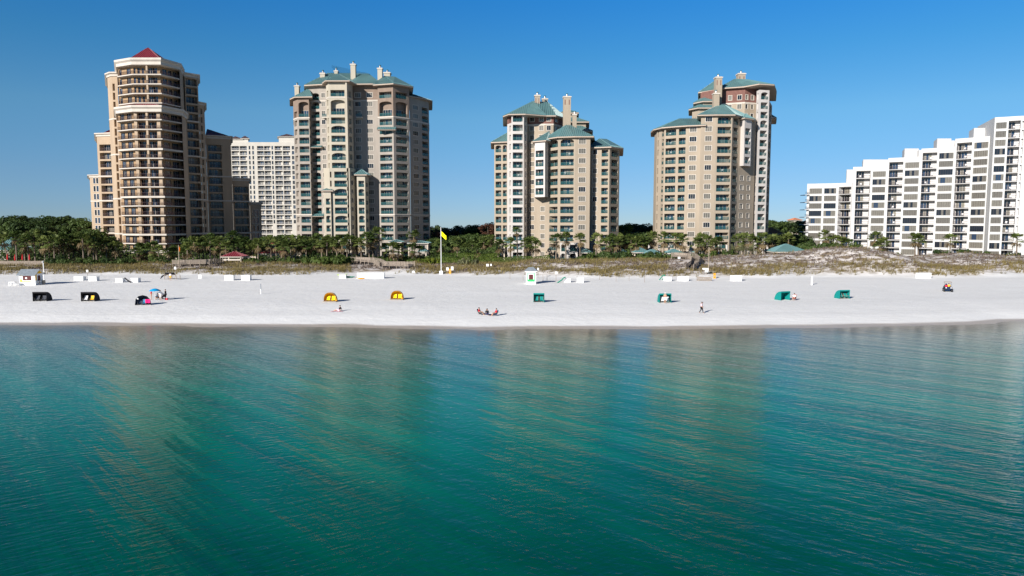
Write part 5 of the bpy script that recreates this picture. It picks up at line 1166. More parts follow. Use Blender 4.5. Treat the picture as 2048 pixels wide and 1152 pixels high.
def cabana(loc, rz, mt, label, w_=1.75, h=1.5, d=1.6, kind='box', group='folding beach cabanas'):
    o = thing('beach_cabana', label, 'beach cabana', loc, rz, group); mb = MB()
    if kind == 'box':
        rows = [[(x, -d * .35 + (1 - math.cos(a)) * 0 + d * math.sin(a), h * math.cos(a)) for a in [i / 8 * math.pi / 2 for i in range(9)]] for x in (-w_ / 2, -w_ / 6, w_ / 6, w_ / 2)]
        for r_, dz in ((rows, 0), ([[(p[0], p[1] - .03, p[2] - .03) for p in r] for r in rows], 0)): mb.grid(r_, mt)
        for sx in (-w_ / 2, w_ / 2):
            ft = (sx, -d * .35, 0)
            for off_ in (0, 0.02 if sx < 0 else -0.02):
                for a in range(8):
                    p, t = rows[0][a], rows[0][a + 1]; mb.poly([(ft[0] + off_, ft[1], ft[2]), (sx + off_, p[1], p[2]), (sx + off_, t[1], t[2])], mt)
        mb.build('canopy', o)
        fr = MB(); y = -d * .35 - .02
        for sx in (-w_ / 2, w_ / 2): fr.cyl((sx, y, 0), (sx, y, h), .025, .025, mt, 6)
        fr.cyl((-w_ / 2, y, h), (w_ / 2, y, h), .03, .03, mt, 6)
        vb = [(-w_ / 2, y, h), (w_ / 2, y, h), (w_ / 2, y - .1, h - .18), (-w_ / 2, y - .1, h - .18)]; fr.poly(vb, mt)
        for sx in (-w_ / 2, w_ / 2): fr.cyl((sx, y, .03), (sx, d * .65, .03), .025, .025, mt, 6)
        fr.build('frame', o)
    else:
        rows = []
        for i in range(9):
            ph = i / 8 * math.pi / 2 * 1.12 - 0.12 * math.pi / 2
            rows.append([(-w_ / 2 * math.copysign(abs(math.cos(t)) ** .75, math.cos(t)), -d * .25 + d * math.sin(ph) * math.sin(t) ** .8, max(0.02, h * math.cos(ph) * math.sin(t) ** .8)) for t in [j / 14 * math.pi for j in range(15)]])
        mb.grid(rows, mt); mb.grid([[(p[0] * .975, p[1] - .03, p[2] * .975) for p in r] for r in rows], mt)
        mb.build('canopy', o, smooth=True)
        fr = MB()
        for i in (0, 3, 6):
            for p, t in zip(rows[i], rows[i][1:]): fr.cyl((p[0] * .985, p[1] - .012, p[2] * .985), (t[0] * .985, t[1] - .012, t[2] * .985), .02, .02, M_PALEWOOD, 4, False)
        fr.box((-w_ / 2, -d * .25 - .5, .04), (w_ / 2, -d * .25 + .1, .12), M_PALEWOOD); fr.build('frame', o)
    return o
def local(loc, rz, x, y): return loc + Vector((x * math.cos(rz) - y * math.sin(rz), x * math.sin(rz) + y * math.cos(rz), 0))
def box_store(px, py, wpx, hpx, label, d=1.3, rz=0.0, mt=M_WHITEPAINT):
    l = gp(px, py); s = l.y / F; w_, h = wpx * s, hpx * s
    o = thing('storage_box', label, 'storage box', l, rz, 'white storage boxes'); mb = MB(); mb.box((-w_ / 2, 0, -.15), (w_ / 2, d, h - .08), mt)
    for i in range(1, 4): mb.box((-w_ / 2 + w_ * i / 4 - .008, -.012, 0), (-w_ / 2 + w_ * i / 4 + .008, 0, h - .1), M_STONE)
    mb.build('body', o); mb = MB(); mb.box((-w_ / 2 - .05, -.05, h - .08), (w_ / 2 + .05, d + .05, h), mt); mb.build('lid', o); return o
# cabanas
for px, py, rz, lab in ((84, 602, R(4), 'black beach cabana nearest the left edge'), (180, 602, R(2), 'black beach cabana between the other black one and the grey tent')):
    l = gp(px, py); cabana(l, rz, M_BLACK, lab, 2.2, 1.55, 1.7)
    for i, dx in enumerate((-.55, .5)):
        chair(local(l, rz, dx, -.45), rz, M_CWHITE if (px == 180 and i == 0) else (M_AMBERPAINT if px == 180 else M_GREYCANVAS), '%s chair in the %s' % (('white' if i == 0 else 'amber') if px == 180 else ('left grey' if i == 0 else 'right grey'), lab), M_STEEL)
for px, py, rz, lab in ((662, 603, R(-6), 'yellow clamshell cabana above the reclining sunbather'), (795, 599, R(-6), 'yellow clamshell cabana on the right of the yellow pair')):
    l = gp(px, py); cabana(l, rz, M_YELLOW, lab, 2.25, 1.55, 1.3, 'shell')
    for i, dx in enumerate((-.4, .42)): chair(local(l, rz, dx, -.35), rz, M_YELLOWFLAG, '%s yellow chair in the %s' % (('left', 'right')[i], lab), M_PALEWOOD)
for px, py, rz, lab, wd in ((1078, 604, R(-4), 'teal cabana below the green kiosk', 1.75), (1329, 605, R(2), 'teal cabana with a person standing in its opening', 1.9), (1566, 600, R(20), 'empty teal cabana turned beside a chair', 1.85), (1685, 597, R(10), 'teal cabana farthest to the right', 1.85)):
    l = gp(px, py); cabana(l, rz, M_TEAL, lab, wd, 1.5, 1.6)
    if px != 1566:
        for i, dx in enumerate((-.4, .42)): chair(local(l, rz, dx, -.4), rz, M_TEAL if px != 1329 else M_CWHITE, '%s %s chair in the %s' % (('left', 'right')[i], 'teal' if px != 1329 else 'white', lab), M_PALEWOOD)
person(gp(1330, 606.5), R(-10), 'stand', 'person in swimwear standing in front of a teal cabana', None, M_CWHITE, sleeves=False, hair=M_CWHITE)
l = gp(1588, 600.5); chair(l, R(-35), M_CRED, 'red patterned chair beside the empty teal cabana', M_PALEWOOD); person(l + Vector((0, 0, 0.02)), R(-35), 'sit', 'person sitting in the chair beside the empty teal cabana', M_CWHITE, M_CRED)
# walker
person(gp(1403, 627), R(60), 'walk', 'person in pale pink shirt and dark cap walking along the sand', M_CPINK, M_CBLACK, True, hat=M_CBLACK)
# three sitting near the water
l = gp(961, 630); chair(l, R(75), M_CBLACK, 'black chair of the left sitter near the water', low=.08); person(l - Vector((0, 0, .06)), R(75), 'sit', 'person in red top sitting in the black chair', M_CRED, M_CBLACK)
person(gp(975, 630), R(20), 'ground', 'long-haired person in dark clothes sitting on sand between two chairs', M_CBLACK, M_CNAVY, True, long_hair=True)
l = gp(990, 631.5); chair(l, R(-68), M_LTBLUE, 'blue chair of the right sitter near the water', low=.1); person(l - Vector((0, 0, .08)), R(-68), 'sit', 'person in red top sitting in the blue chair', M_CRED, M_CNAVY)
mb = MB(); mb.box((-.25, -.15, 0), (.25, .15, .3), M_NAVY); mb.box((-.26, -.16, .3), (.26, .16, .36), M_WHITEPAINT); tag(mb.build('cooler', None, gp(981.5, 631)), 'small dark cooler on the sand between the sitters', 'cooler')
l = gp(678, 622.5); person(l, R(-100), 'ground', 'reclining sunbather in dark top below the yellow cabana', M_CBLACK, M_CPINK)
mb = MB(); mb.grid([[(x, y, .03 + .015 * math.sin(x * 7 + y * 4)) for x in [i * .18 - .9 for i in range(11)]] for y in (-.4, 0, .4)], M_CPINK); mb.grid([[(x, y, .02 + .015 * math.sin(x * 7 + y * 4)) for x in [i * .18 - .9 for i in range(11)]] for y in (-.4, 0, .4)], M_CPINK)
tag(mb.build('beach_towel', None, gp(674, 623)), 'pink towel under the reclining sunbather', 'towel')
# grey tent with pink towel
l = gp(287, 610); o = thing('beach_tent', 'dark grey dome tent with pink towel at the left', 'beach tent', l, R(8)); mb = MB()
rows = []
for i in range(7):
    ph = i / 6 * math.pi / 2; rows.append([(-1.2 * math.cos(t), -.3 + 1.3 * math.sin(ph) * math.sin(t), max(.02, 1.6 * math.cos(ph) * math.sin(t) ** .7)) for t in [j / 6 * math.pi for j in range(7)]])
mb.grid(rows, M_GREYCANVAS); mb.grid([[(p[0] * .97, p[1] - .04, p[2] * .97) for p in r_] for r_ in rows], M_NAVY); mb.build('canopy', o)
mb = MB(); mb.cyl((-.72, -.36, 1.02), (-.72, -.30, 1.06), .15, .15, M_CWHITE, 12); mb.build('emblem', o)
mb = MB(); mb.grid([[(x, -.42 + .03 * math.sin(x * 9), z) for x in [.45 + .12 * i for i in range(7)]] for z in (.35, .65, .95)], M_PINK); mb.grid([[(x, -.40 + .03 * math.sin(x * 9), z) for x in [.45 + .12 * i for i in range(7)]] for z in (.35, .65, .95)], M_PINK)
tag(mb.build('beach_towel', None, l, R(8)), 'hot pink towel hanging on the dark grey tent', 'towel')
chair(local(l, R(8), -.5, -.2), R(8), M_NAVY, 'navy chair in the left half of the dark grey tent'); chair(local(l, R(8), .15, -.25), R(8), M_LTBLUE, 'pale blue chair in the middle of the dark grey tent')
# blue umbrella and its people
l = gp(310.5, 601); o = thing('beach_umbrella', 'bright blue beach umbrella shading a group at the left', 'beach umbrella', l); mb = MB(); mb.cyl((0, 0, -.2), (0, 0, 1.98), .02, .02, M_WHITEPAINT, 6); mb.build('pole', o)
mb = MB(); pr = [(0.02, 2.02), (.35, 1.95), (.65, 1.82), (.9, 1.62)]
for dz in (0, -.02): mb.grid([[(r_ * math.cos(a / 16 * 6.283), r_ * math.sin(a / 16 * 6.283), z + dz) for a in range(16)] for r_, z in pr], M_BLUE, True)
mb.build('canopy', o)
person(gp(303, 600), R(-60), 'stand', 'person in red shirt standing left of the blue umbrella', M_CRED, None)
l = gp(314.5, 599); chair(l, R(10), M_CWHITE, 'white chair under the blue umbrella'); person(l, R(10), 'sit', 'person in white sitting under the blue umbrella', M_CWHITE, M_CBLACK, hat=M_GREYSHING)
person(gp(321, 601), R(15), 'stand', 'person in long white shirt right of the blue umbrella', M_CWHITE, M_CWHITE)
person(gp(326.5, 599), R(-30), 'crouch', 'person in black and white crouching beside the blue umbrella group', M_CWHITE, M_CBLACK, True)
person(gp(331.5, 599), R(-80), 'stand', 'person in black standing at the right of the umbrella group', M_CBLACK, M_CBLACK, True)
mb = MB(); mb.box((-.22, -.16, 0), (.22, .16, .34), M_CRED); mb.box((-.23, -.17, .34), (.23, .17, .4), M_WHITEPAINT); tag(mb.build('cooler', None, gp(333, 600)), 'red cooler at the feet of the umbrella group', 'cooler')
# utility cart with driver
CR = R(-24); l = gp(1895, 583); o = thing('utility_cart', 'dark utility cart with pale roof driving on the right of the beach', 'utility cart', l, CR); mb = MB()
mb.box((-.62, -1.0, .35), (.62, 1.1, .62), M_NAVY); mb.box((-.58, -1.15, .5), (.58, -.55, .95), M_NAVY); mb.box((-.6, .45, .6), (.6, 1.2, .9), M_RUBBER); mb.build('body', o)
for sx in (-.62, .62):
    for y in (-.75, .8): mb = MB(); mb.cyl((sx - .12, y, .3), (sx + .12, y, .3), .31, .31, M_RUBBER, 16); w_ = mb.build('wheel', o); mb = MB(); mb.cyl((sx - .13, y, .3), (sx + .13, y, .3), .15, .15, M_STEEL, 10); mb.build('rim', w_)
for sx in (-.4, .4): mb = MB(); mb.cyl((sx, -1.18, .78), (sx, -1.14, .78), .1, .1, M_CWHITE, 10); mb.build('headlight', o)
mb = MB()
for sx in (-.55, .55):
    mb.cyl((sx, -.55, .9), (sx, -.3, 1.75), .025, .025, M_STEEL, 5); mb.cyl((sx, .6, .8), (sx, .5, 1.75), .025, .025, M_STEEL, 5)
mb.build('roll_bar', o); mb = MB(); mb.box((-.62, -.4, 1.75), (.62, .6, 1.82), M_PALEWOOD); mb.build('roof', o)
mb = MB(); mb.box((-.55, .1, .62), (.55, .45, .8), M_RUBBER); mb.box((-.55, .4, .8), (.55, .5, 1.2), M_RUBBER); mb.build('seat', o)
person(local(l, CR, .2, .1) + Vector((0, 0, .42)), CR, 'sit', 'driver in yellow shirt sitting in the utility cart', M_CYEL, M_CBLACK)
mb = MB(); mb.box((-.2, -.2, 0), (.2, .2, .35), M_CRED); mb.cyl((0, 0, .35), (0, 0, .6), .17, .14, M_NAVY, 8); tag(mb.build('gear_bag', None, local(l, CR, -.35, -.75) + Vector((0, 0, .95)), CR), 'red and navy bag on the hood of the utility cart', 'bag')
# kiosks
l = gp(55, 571); o = thing('beach_kiosk', 'white and amber rental kiosk with grey gable roof at the left', 'kiosk', l, R(3)); w_, d, h = 3.2, 2.6, 2.35
mb = MB(); mb.box((-w_ / 2, 0, -.3), (w_ / 2, d, h), M_WHITEPAINT); mb.poly([(w_ / 2 + .002, 0, h), (w_ / 2 + .002, d, h), (w_ / 2 + .002, d / 2, h + .85)], M_AMBERPAINT); mb.poly([(-w_ / 2 - .002, 0, h), (-w_ / 2 - .002, d / 2, h + .85), (-w_ / 2 - .002, d, h)], M_AMBERPAINT)
for z in (.5, .9, 1.3, 1.7, 2.1): mb.box((-w_ / 2, -.008, z), (w_ / 2, 0, z + .015), M_STONE)
mb.build('wall', o)
mb = MB(); mb.box((-1.4, -.03, .85), (-1.05, -.004, 1.25), M_AMBERPAINT); mb.box((-1.4, -.03, .72), (.7, -.004, .85), M_AMBERPAINT); mb.box((-1.4, -.03, 1.98), (-1.0, -.004, 2.1), M_AMBERPAINT); mb.box((w_ / 2 + .004, .06, 1.0), (w_ / 2 + .03, .5, h), M_AMBERPAINT); mb.build('painted_trim', o)
mb = MB(); mb.box((-.82, -.05, 1.05), (.82, -.006, 1.95), M_MAROON); mb.build('shutter', o); mb = MB(); mb.cyl((-.15, -.07, 1.5), (-.15, -.05, 1.5), .2, .2, M_CWHITE, 14); mb.build('emblem', o)
mb = MB(); mb.box((w_ / 2 + .006, .9, .0), (w_ / 2 + .04, 1.7, 1.95), M_MAROON); mb.build('door', o)
mb = MB()
for y0, y1 in ((-.4, d / 2), (d + .4, d / 2)):
    f = [(-w_ / 2 - .3, y0, h - .18), (w_ / 2 + .3, y0, h - .18), (w_ / 2 + .3, y1, h + .92), (-w_ / 2 - .3, y1, h + .92)]
    mb.poly(f, M_GREYSHING); mb.poly([Vector(p) - Vector((0, 0, .1)) for p in f], M_WHITEPAINT)
    for a, b in ((0, 1), (1, 2), (3, 0)): mb.poly([f[a], f[b], Vector(f[b]) - Vector((0, 0, .1)), Vector(f[a]) - Vector((0, 0, .1))], M_GREYSHING)
mb.build('roof', o)
def table(px, py, label, w_=1.1):
    o = thing('side_table', label, 'table', gp(px, py), 0, 'white tables by the kiosk'); mb = MB(); mb.box((-w_ / 2, -.35, .78), (w_ / 2, .35, .86), M_WHITEPAINT); mb.build('tabletop', o)
    for sx in (-1, 1):
        for sy in (-1, 1): mb = MB(); x_, y_ = sx * (w_ / 2 - .08), sy * .27; mb.box((x_ - .05, y_ - .05, 0), (x_ + .05, y_ + .05, .78), M_WHITEPAINT); mb.build('leg', o)
table(25.5, 572, 'white table left of the amber kiosk', 1.2); table(76, 570, 'white table right of the amber kiosk', .95)
l = gp(88, 569); mb = MB(); mb.cyl((0, 0, 0), (0, 0, .45), .26, .31, M_PALEWOOD, 12); mb.cyl((0, 0, .45), (0, 0, .9), .31, .27, M_PALEWOOD, 12)
o = mb.build('barrel', None, l); tag(o, 'wooden barrel bin right of the amber kiosk', 'barrel'); mb = MB(); mb.cyl((0, 0, .2), (0, 0, .25), .3, .3, M_STEEL, 12); mb.cyl((0, 0, .65), (0, 0, .7), .305, .3, M_STEEL, 12); mb.build('hoop', o)
l = gp(76.5, 566) + Vector((0, 2, 0)); o = thing('loudspeaker_pole', 'white pole behind the amber kiosk', 'pole', l); mb = MB(); mb.cyl((0, 0, 0), (0, 0, 4.6), .09, .08, M_WHITEPAINT, 8); mb.build('pole', o); mb = MB(); mb.box((-.18, -.2, 4.2), (.05, .0, 4.5), M_STEEL); mb.build('lamp_head', o)
l = gp(1062, 568.5); o = thing('beach_kiosk', 'white kiosk with green panel and grey roof in the middle of the beach', 'kiosk', l, R(-3)); w_, d, h = 2.05, 2.0, 2.75
mb = MB(); mb.box((-w_ / 2, 0, -.3), (w_ / 2, d, h), M_WHITEPAINT); mb.build('wall', o)
mb = MB(); mb.box((-.78, -.03, .52), (.78, -.003, 2.35), M_GREENPAINT); mb.build('green_panel', o); mb = MB(); mb.box((-.62, -.05, .98), (.62, -.031, 2.2), M_WHITEPAINT); mb.build('shutter_frame', o); mb = MB(); mb.box((-.44, -.08, .98), (.44, -.051, 2.02), M_MAROON); mb.build('shutter', o)
ms, ea = hip_mb([(-w_ / 2, 0), (w_ / 2, 0), (w_ / 2, d), (-w_ / 2, d)], h, .35, [(-.5, d / 2), (.5, d / 2)], h + .75, M_GREYSHING, 5, M_WHITEPAINT, .12); rf = ms.build('roof', o); ea.build('eaves', rf)
# storage boxes
for px, py, wd, hp, lab in ((157, 561, 18, 8, 'leftmost white storage box on the sand'), (185, 562, 16, 9, 'white storage box second from the left'), (238, 565, 14, 8.5, 'white storage box left of the black slanted frame'), (269, 565, 14, 9, 'white storage box right of the black slanted frame'), (458, 561, 17, 10, 'white storage box left of the net post'), (491, 561, 17, 10.5, 'larger-looking white storage box above the net post'),
                        (685, 556.5, 13, 7, 'small white storage box under the lime kayak'), (741, 557, 54, 11.5, 'long white storage box below the arched boardwalk'), (1135, 565, 12, 8, 'white storage box with green slide leaning on it'), (1161, 565.5, 13, 10, 'white storage box just right of the one with green slide'), (1336, 562, 14, 8.5, 'white storage box with looping green tube'), (1367, 562, 20, 9, 'low white storage box left of the timber stairs'), (1474, 562, 20, 11, 'white storage box right of the timber stairs'), (1850, 557, 26, 11, 'tilted-looking white storage box far right below the dune grass')):
    box_store(px, py, wd, hp, lab, 1.2, R(4) if px > 1400 else 0.0)
def kayak(px, py, L, mt, label, rz, tilt=0.0, dz=0.0, dy=0):
    l = gp(px, py) + Vector((0, dy, dz)); rows = []
    for i in range(11):
        t = i / 10 * 2 - 1; hw = .36 * (1 - abs(t) ** 2.5) + .01; zc = .18 + .22 * t * t
        rows.append([(t * L / 2, hw * math.cos(a), zc + (.2 if math.sin(a) < 0 else .07) * math.sin(a) * (1 - abs(t) ** 3)) for a in [j / 10 * 6.283 for j in range(10)]])
    mb = MB(); mb.grid(rows, mt, True); o = mb.build('kayak', None, l, rz, True); o.rotation_euler = (0, tilt, rz); tag(o, label, 'kayak'); m2 = MB(); m2.cyl((0, 0, .25), (0, 0, .27), .25, .25, M_RUBBER, 10); m2.build('cockpit', o)
kayak(683, 556, 2.6, M_LIME, 'lime kayak resting behind the small white box', R(5), R(-4), .45, .9); kayak(698, 556, 2.6, M_GREENPL, 'green kayak resting right of the small white box', R(8), R(6), .1, .5); kayak(724, 558, 2.4, M_ORPL, 'orange kayak in front of the long white box', R(-2), 0, .05, -.8)
def slide(px, py, mt, label, pts, r_=.09):
    l = gp(px, py); o = thing('water_slide', label, 'slide', l); mb = MB()
    for a, b in zip(pts, pts[1:]): mb.cyl(a, b, r_, r_, mt, 7)
    mb.build('chute', o); return o
slide(1123, 566, M_GREENPL, 'green slide leaning against a white box', [(-.9, 0, 0), (0, .3, .55), (.55, .5, 1.1), (.9, .6, 1.15)], .12); slide(1326, 561, M_GREENPL, 'looping green tube beside a white box', [(-.8, 0, .1), (-.35, .1, .7), (.1, .2, 1.2), (.45, .2, 1.1), (.35, .2, .6), (-.1, .1, .15)], .1)
slide(255, 565.5, M_BLACK, 'black slanted frame between two white boxes', [(-.7, .3, 1.0), (0, .1, .5), (.75, 0, .05)], .14)
# posts, poles, flags, signs
def post(px, py, h, rad, mt, name, label, cat, group=None):
    l = gp(px, py); mb = MB(); mb.cyl((0, 0, -.3), (0, 0, h), rad, rad * .9, mt, 8); mb.cyl((0, 0, h), (0, 0, h + rad), rad * 1.1, rad * .5, mt, 8); return tag(mb.build(name, None, l), label, cat, group)
l = gp(522, 588); o = thing('net_post', 'grey and white net post alone on open sand', 'post', l); mb = MB(); mb.cyl((0, 0, -.2), (0, 0, .85), .11, .11, M_WHITEPAINT, 10); mb.build('pad', o); mb = MB(); mb.cyl((0, 0, .85), (0, 0, 1.85), .07, .07, M_GREYSHING, 8); mb.build('pole', o)
post(1623.5, 570, 1.65, .17, M_WHITEPAINT, 'marker_post', 'thick white marker post right of the storage boxes', 'post')
fp = [1020, 1046, 1086, 1094, 1112, 1154, 1199, 1232, 1258, 1289]; py_ = [559, 561, 562, 561, 565, 564, 560, 563, 562, 565]
for i, (a, b) in enumerate(zip(fp, py_)): post(a, b, 1.25, .05, M_WOOD, 'fence_post', 'thin timber post along the dune foot, %s' % ordn(i), 'post', 'rope fence posts')
for i, (a, b) in enumerate(((943, 549), (949, 550), (955, 548), (961, 550), (967, 549), (973, 547))): post(a, b - 2, 1.0, .06, M_WOOD, 'path_post', 'short path post right of the yellow flag pole, %s' % ordn(i), 'post', 'path posts')
l = gp(882.5, 548); o = thing('flag_pole', 'tall white flag pole between the two middle towers', 'flag pole', l); ph = Zr(455.5, l.y) - l.z
mb = MB(); mb.cyl((0, 0, .6), (0, 0, ph), .09, .06, M_WHITEPAINT, 10); mb.cyl((0, 0, ph), (0, 0, ph + .15), .1, .03, M_WHITEPAINT, 8); mb.build('pole', o); mb = MB(); mb.box((-.42, -.42, -.2), (.42, .42, .75), M_WHITEPAINT); mb.build('base', o)
def flag(l, z, mt, label, dx, drop, hh):
    rows = [[(dx * t + .06, .12 * math.sin(t * 5), z - drop * t - hh * v * (1 - .15 * t) + .05 * math.sin(t * 7)) for t in [i / 8 for i in range(9)]] for v in (0, .5, 1)]
    mb = MB(); mb.grid(rows, mt); mb.grid([[(p[0], p[1] + .02, p[2]) for p in r_] for r_ in rows], mt); tag(mb.build('flag', None, l, 0, True), label, 'flag')
flag(l, Zr(462, l.y) - l.z, M_YELLOWFLAG, 'drooping yellow flag on the tall white pole', 1.25, 1.2, 1.15)
l = gp(359, 540); o = thing('flag_pole', 'bare flag pole before the tan red-roofed tower', 'flag pole', l); ph = Zr(490, l.y) - l.z; mb = MB(); mb.cyl((0, 0, 0), (0, 0, ph), .12, .08, M_PALEWOOD, 8); mb.build('pole', o)
flag(l, ph - .2, M_ORANGECLOTH, 'limp orange flag on the pole before the tan tower', .28, .5, 1.2)
l = gp(1417, 546); mb = MB(); mb.cyl((0, 0, 0), (0, 0, Zr(494, l.y) - l.z), .09, .07, M_PALEWOOD, 8); tag(mb.build('mast', None, l), 'slim bare mast beside the timber stairs', 'pole')
def sign(px, py, wpx, hpx, up, label, mt=M_WHITEPAINT):
    l = gp(px, py); s = l.y / F; o = thing('sign', label, 'sign', l, 0, 'white beach signs'); mb = MB(); mb.cyl((0, .04, -.2), (0, .04, up), .045, .045, M_WOOD, 6); mb.build('post', o); mb = MB(); w_, h = wpx * s, hpx * s; mb.box((-w_ / 2, -.03, up - .1), (w_ / 2, 0, up - .1 + h), mt); mb.build('board', o)
for px, py, wd, hp, up, lab in ((895, 546, 5, 6, .7, 'white sign nearest the yellow flag pole'), (904.5, 546, 5, 8, .7, 'taller white sign beside the flag pole signs'), (975, 537, 5, 5, .6, 'white sign at the path mouth'), (982, 540, 3, 4, 1.1, 'small pale sign on a post right of the path'), (1076, 556, 3.5, 4.5, 1.9, 'small white sign above the green kiosk'), (1112, 562, 5, 5, 1.6, 'round-looking white sign left of the green slide'), (351, 553, 4, 5, 1.8, 'white sign beside the dark equipment rack'), (175, 552, 4, 4.5, 1.0, 'small white sign on the dune left of the tan tower'), (827, 549, 4, 4, .5, 'small pale sign at the boardwalk steps'), (1407, 549, 5, 3, 1.2, 'narrow white sign on the timber stairs'), (1413, 549, 7, 8.5, .6, 'large pale notice board at the timber stairs'), (1358, 524, 5, 4, 0.9, 'white sign on the upper boardwalk right of the pavilions')):
    sign(px, py, wd, hp, up, lab)
sign(400, 557, 6, 7, .12, 'pale sandwich board on sand right of the dark rack')
def lifering(px, py, label):
    l = gp(px, py); o = thing('rescue_board', label, 'rescue board', l, 0, 'orange rescue boards'); mb = MB(); mb.box((-.25, -.05, 0), (.25, .05, 1.15), M_ORPL); mb.box((-.1, -.06, .35), (.1, -.05, .8), M_PALEWOOD); mb.build('board', o)
lifering(900, 547.5, 'orange rescue board between the flag pole signs'); lifering(1429, 557, 'orange rescue board at the foot of the timber stairs')
# dark equipment rack with a person (left)
l = gp(339, 559); o = thing('equipment_rack', 'timber rack under black tarpaulin at the left dune', 'rack', l); mb = MB()
for x_ in (-1.1, -.3, .6, 1.5, 2.4): mb.box((x_ - .05, -.05, -.2), (x_ + .05, .05, 1.05), M_WOOD)
for z in (.3, .65, 1.0): mb.box((-1.1, -.08, z), (2.4, -.05, z + .07), M_WOOD)
mb.build('frame', o); mb = MB(); rows = [[(x_ - .2, y_, z) for y_, z in ((0, .05 + max(0, (x_ + 1.9)) * .9 if x_ < -.6 else 1.3), (.6, 1.5 if x_ > -1.2 else .7), (1.4, .9))] for x_ in (-1.9, -1.4, -.9, -.3, .4, 1.0)]; mb.grid(rows, M_BLACK); mb.grid([[(a, b, c - .04) for a, b, c in r_] for r_ in rows], M_BLACK); mb.build('tarpaulin', o)
person(gp(341, 561), R(10), 'stand', 'person in white top and yellow skirt before the dark rack', M_CWHITE, M_CYEL)
# ------------------------------------------------------------------ boardwalks
def boardwalk(name, label, pts, wd=1.8, stairs=()):
    o = thing(name, label, 'boardwalk', pts[0]); b = Vector(pts[0]); deck = MB(); rl = MB(); po = MB()
    for i, (p, t) in enumerate(zip(pts, pts[1:])):
        p, t = Vector(p) - b, Vector(t) - b; d = t - p; L = d.length; u = d.normalized(); n = Vector((u.y, -u.x, 0)).normalized() * (wd / 2); m_ = max(2, int(L / (.35 if i in stairs else .5)))
        for j in range(m_):
            a, c = p.lerp(t, j / m_), p.lerp(t, (j + .93) / m_)
            if i in stairs: c.z = a.z
            deck.poly([a - n, a + n, c + n, c - n], M_WOOD); deck.poly([a + n, a - n, a - n - Vector((0, 0, .15)), a + n - Vector((0, 0, .15))], M_WOOD)
        for s in (-1, 1):
            e = n * s; e2 = n.normalized() * .04
            for z in (1.05, .8, .55, .3, .05):
                hh = .13 if z < 1 else .08
                a0, a1 = p + e + Vector((0, 0, z)), t + e + Vector((0, 0, z)); rl.poly([a0 - e2, a1 - e2, a1 - e2 + Vector((0, 0, hh)), a0 - e2 + Vector((0, 0, hh))], M_WOOD); rl.poly([a0 + e2, a0 + e2 + Vector((0, 0, hh)), a1 + e2 + Vector((0, 0, hh)), a1 + e2], M_WOOD); rl.poly([a0 - e2 + Vector((0, 0, hh)), a1 - e2 + Vector((0, 0, hh)), a1 + e2 + Vector((0, 0, hh)), a0 + e2 + Vector((0, 0, hh))], M_WOOD)
            k = max(1, round(L / 2.0))
            for j in range(k + 1):
                c = p.lerp(t, j / k) + e * 1.04; zg = ground(c.x + b.x, c.y + b.y) - b.z; po.box((c.x - .07, c.y - .07, min(zg - .2, c.z - .3)), (c.x + .07, c.y + .07, c.z + 1.15), M_WOOD)
    deck.build('deck', o); rl.build('railing', o); po.build('posts', o)
def bw(px, py, Y, up=0.0): x = K(px, py) * Y; return (x, Y, max(Zr(py, Y) + up, ground(x, Y) + (0.7 if Y > 180 else 0.15)))
boardwalk('boardwalk', 'arched weathered boardwalk crossing the dune left of the flag pole', [bw(707, 525, 203), bw(727, 524, 198), bw(742, 523.5, 196), bw(755, 526, 194), bw(766, 542, 186), bw(808, 544.5, 186), bw(823, 553, 182)], 1.8, (3, 5))
boardwalk('boardwalk', 'weathered timber walkway with stairs down to the sand beside the mast', [bw(1346, 522, 200), bw(1378, 523, 197), bw(1384, 525, 195), bw(1391, 544, 182), bw(1389, 551, 178), bw(1378, 557, 172)], 1.9, (2, 4))
boardwalk('boardwalk', 'grey timber walkway below the red gazebo', [bw(352, 549, 190), bw(363, 546, 189), bw(420, 544, 191), bw(440, 540, 198)], 1.8)
l = gp(1408, 562); o = thing('timber_fence', 'low slatted timber fence at the foot of the mast', 'fence', l); mb = MB()
for i in range(16): mb.box((-1.6 + i * .21, -.03, -.2), (-1.46 + i * .21, .03, 1.0 - .02 * i), M_WOOD)
for z in (.25, .75): mb.box((-1.6, .03, z), (1.75, .07, z + .1), M_WOOD)
mb.build('slats', o)
# ------------------------------------------------------------------ pavilions and low houses
def pavilion(name, label, px, Y, wpx, ye, yr, m, dep=4.0, posts=True, group=None, wall=None, rails=False, rz=0.0):
    s = Y / F; w_ = wpx * s; x = K(px, ye) * Y; zg = ground(x, Y); ze = Zr(ye, Y) - zg; zr = Zr(yr, Y + dep / 2) - zg
    o = thing(name, label, 'pavilion' if posts else 'house', (x, Y, zg), rz, group); h = w_ / 2 - .5
    pts = [(-h, 0), (h, 0), (h, dep), (-h, dep)]; ridge = [(0, dep / 2)] if w_ < dep * 1.6 else [(-w_ * .22, dep / 2), (w_ * .22, dep / 2)]
    ms, ea = hip_mb(pts, ze, .5, ridge, zr, m, .6, M_TRIM, .25); rf = ms.build('roof', o); ea.build('eaves', rf)
    if posts:
        for p in pts: mb = MB(); mb.box((p[0] - .16, p[1] + (.1 if p[1] == 0 else -.42), -.3), (p[0] + .16, p[1] + (.42 if p[1] == 0 else -.1), ze - .2), M_STONE); mb.build('post', o)
    if wall:
        mb = MB(); mb.box((-h + .2, .2, -.3), (h - .2, dep - .2, ze - .26), wall); mb.build('wall', o)
        k = max(1, int(w_ / 3))
        for i in range(k):
            xx = -h + (2 * h) * (i + .5) / k; mb = MB(); mb.box((xx - .6, .14, ze - 2.0), (xx + .6, .19, ze - .7), M_GLASS); mb.build('window', o)
    if rails:
        mb = MB(); mb.box((-h, -.05, ze * .38), (h, .1, ze * .62), M_TRIM); mb.build('parapet', o)
    return o
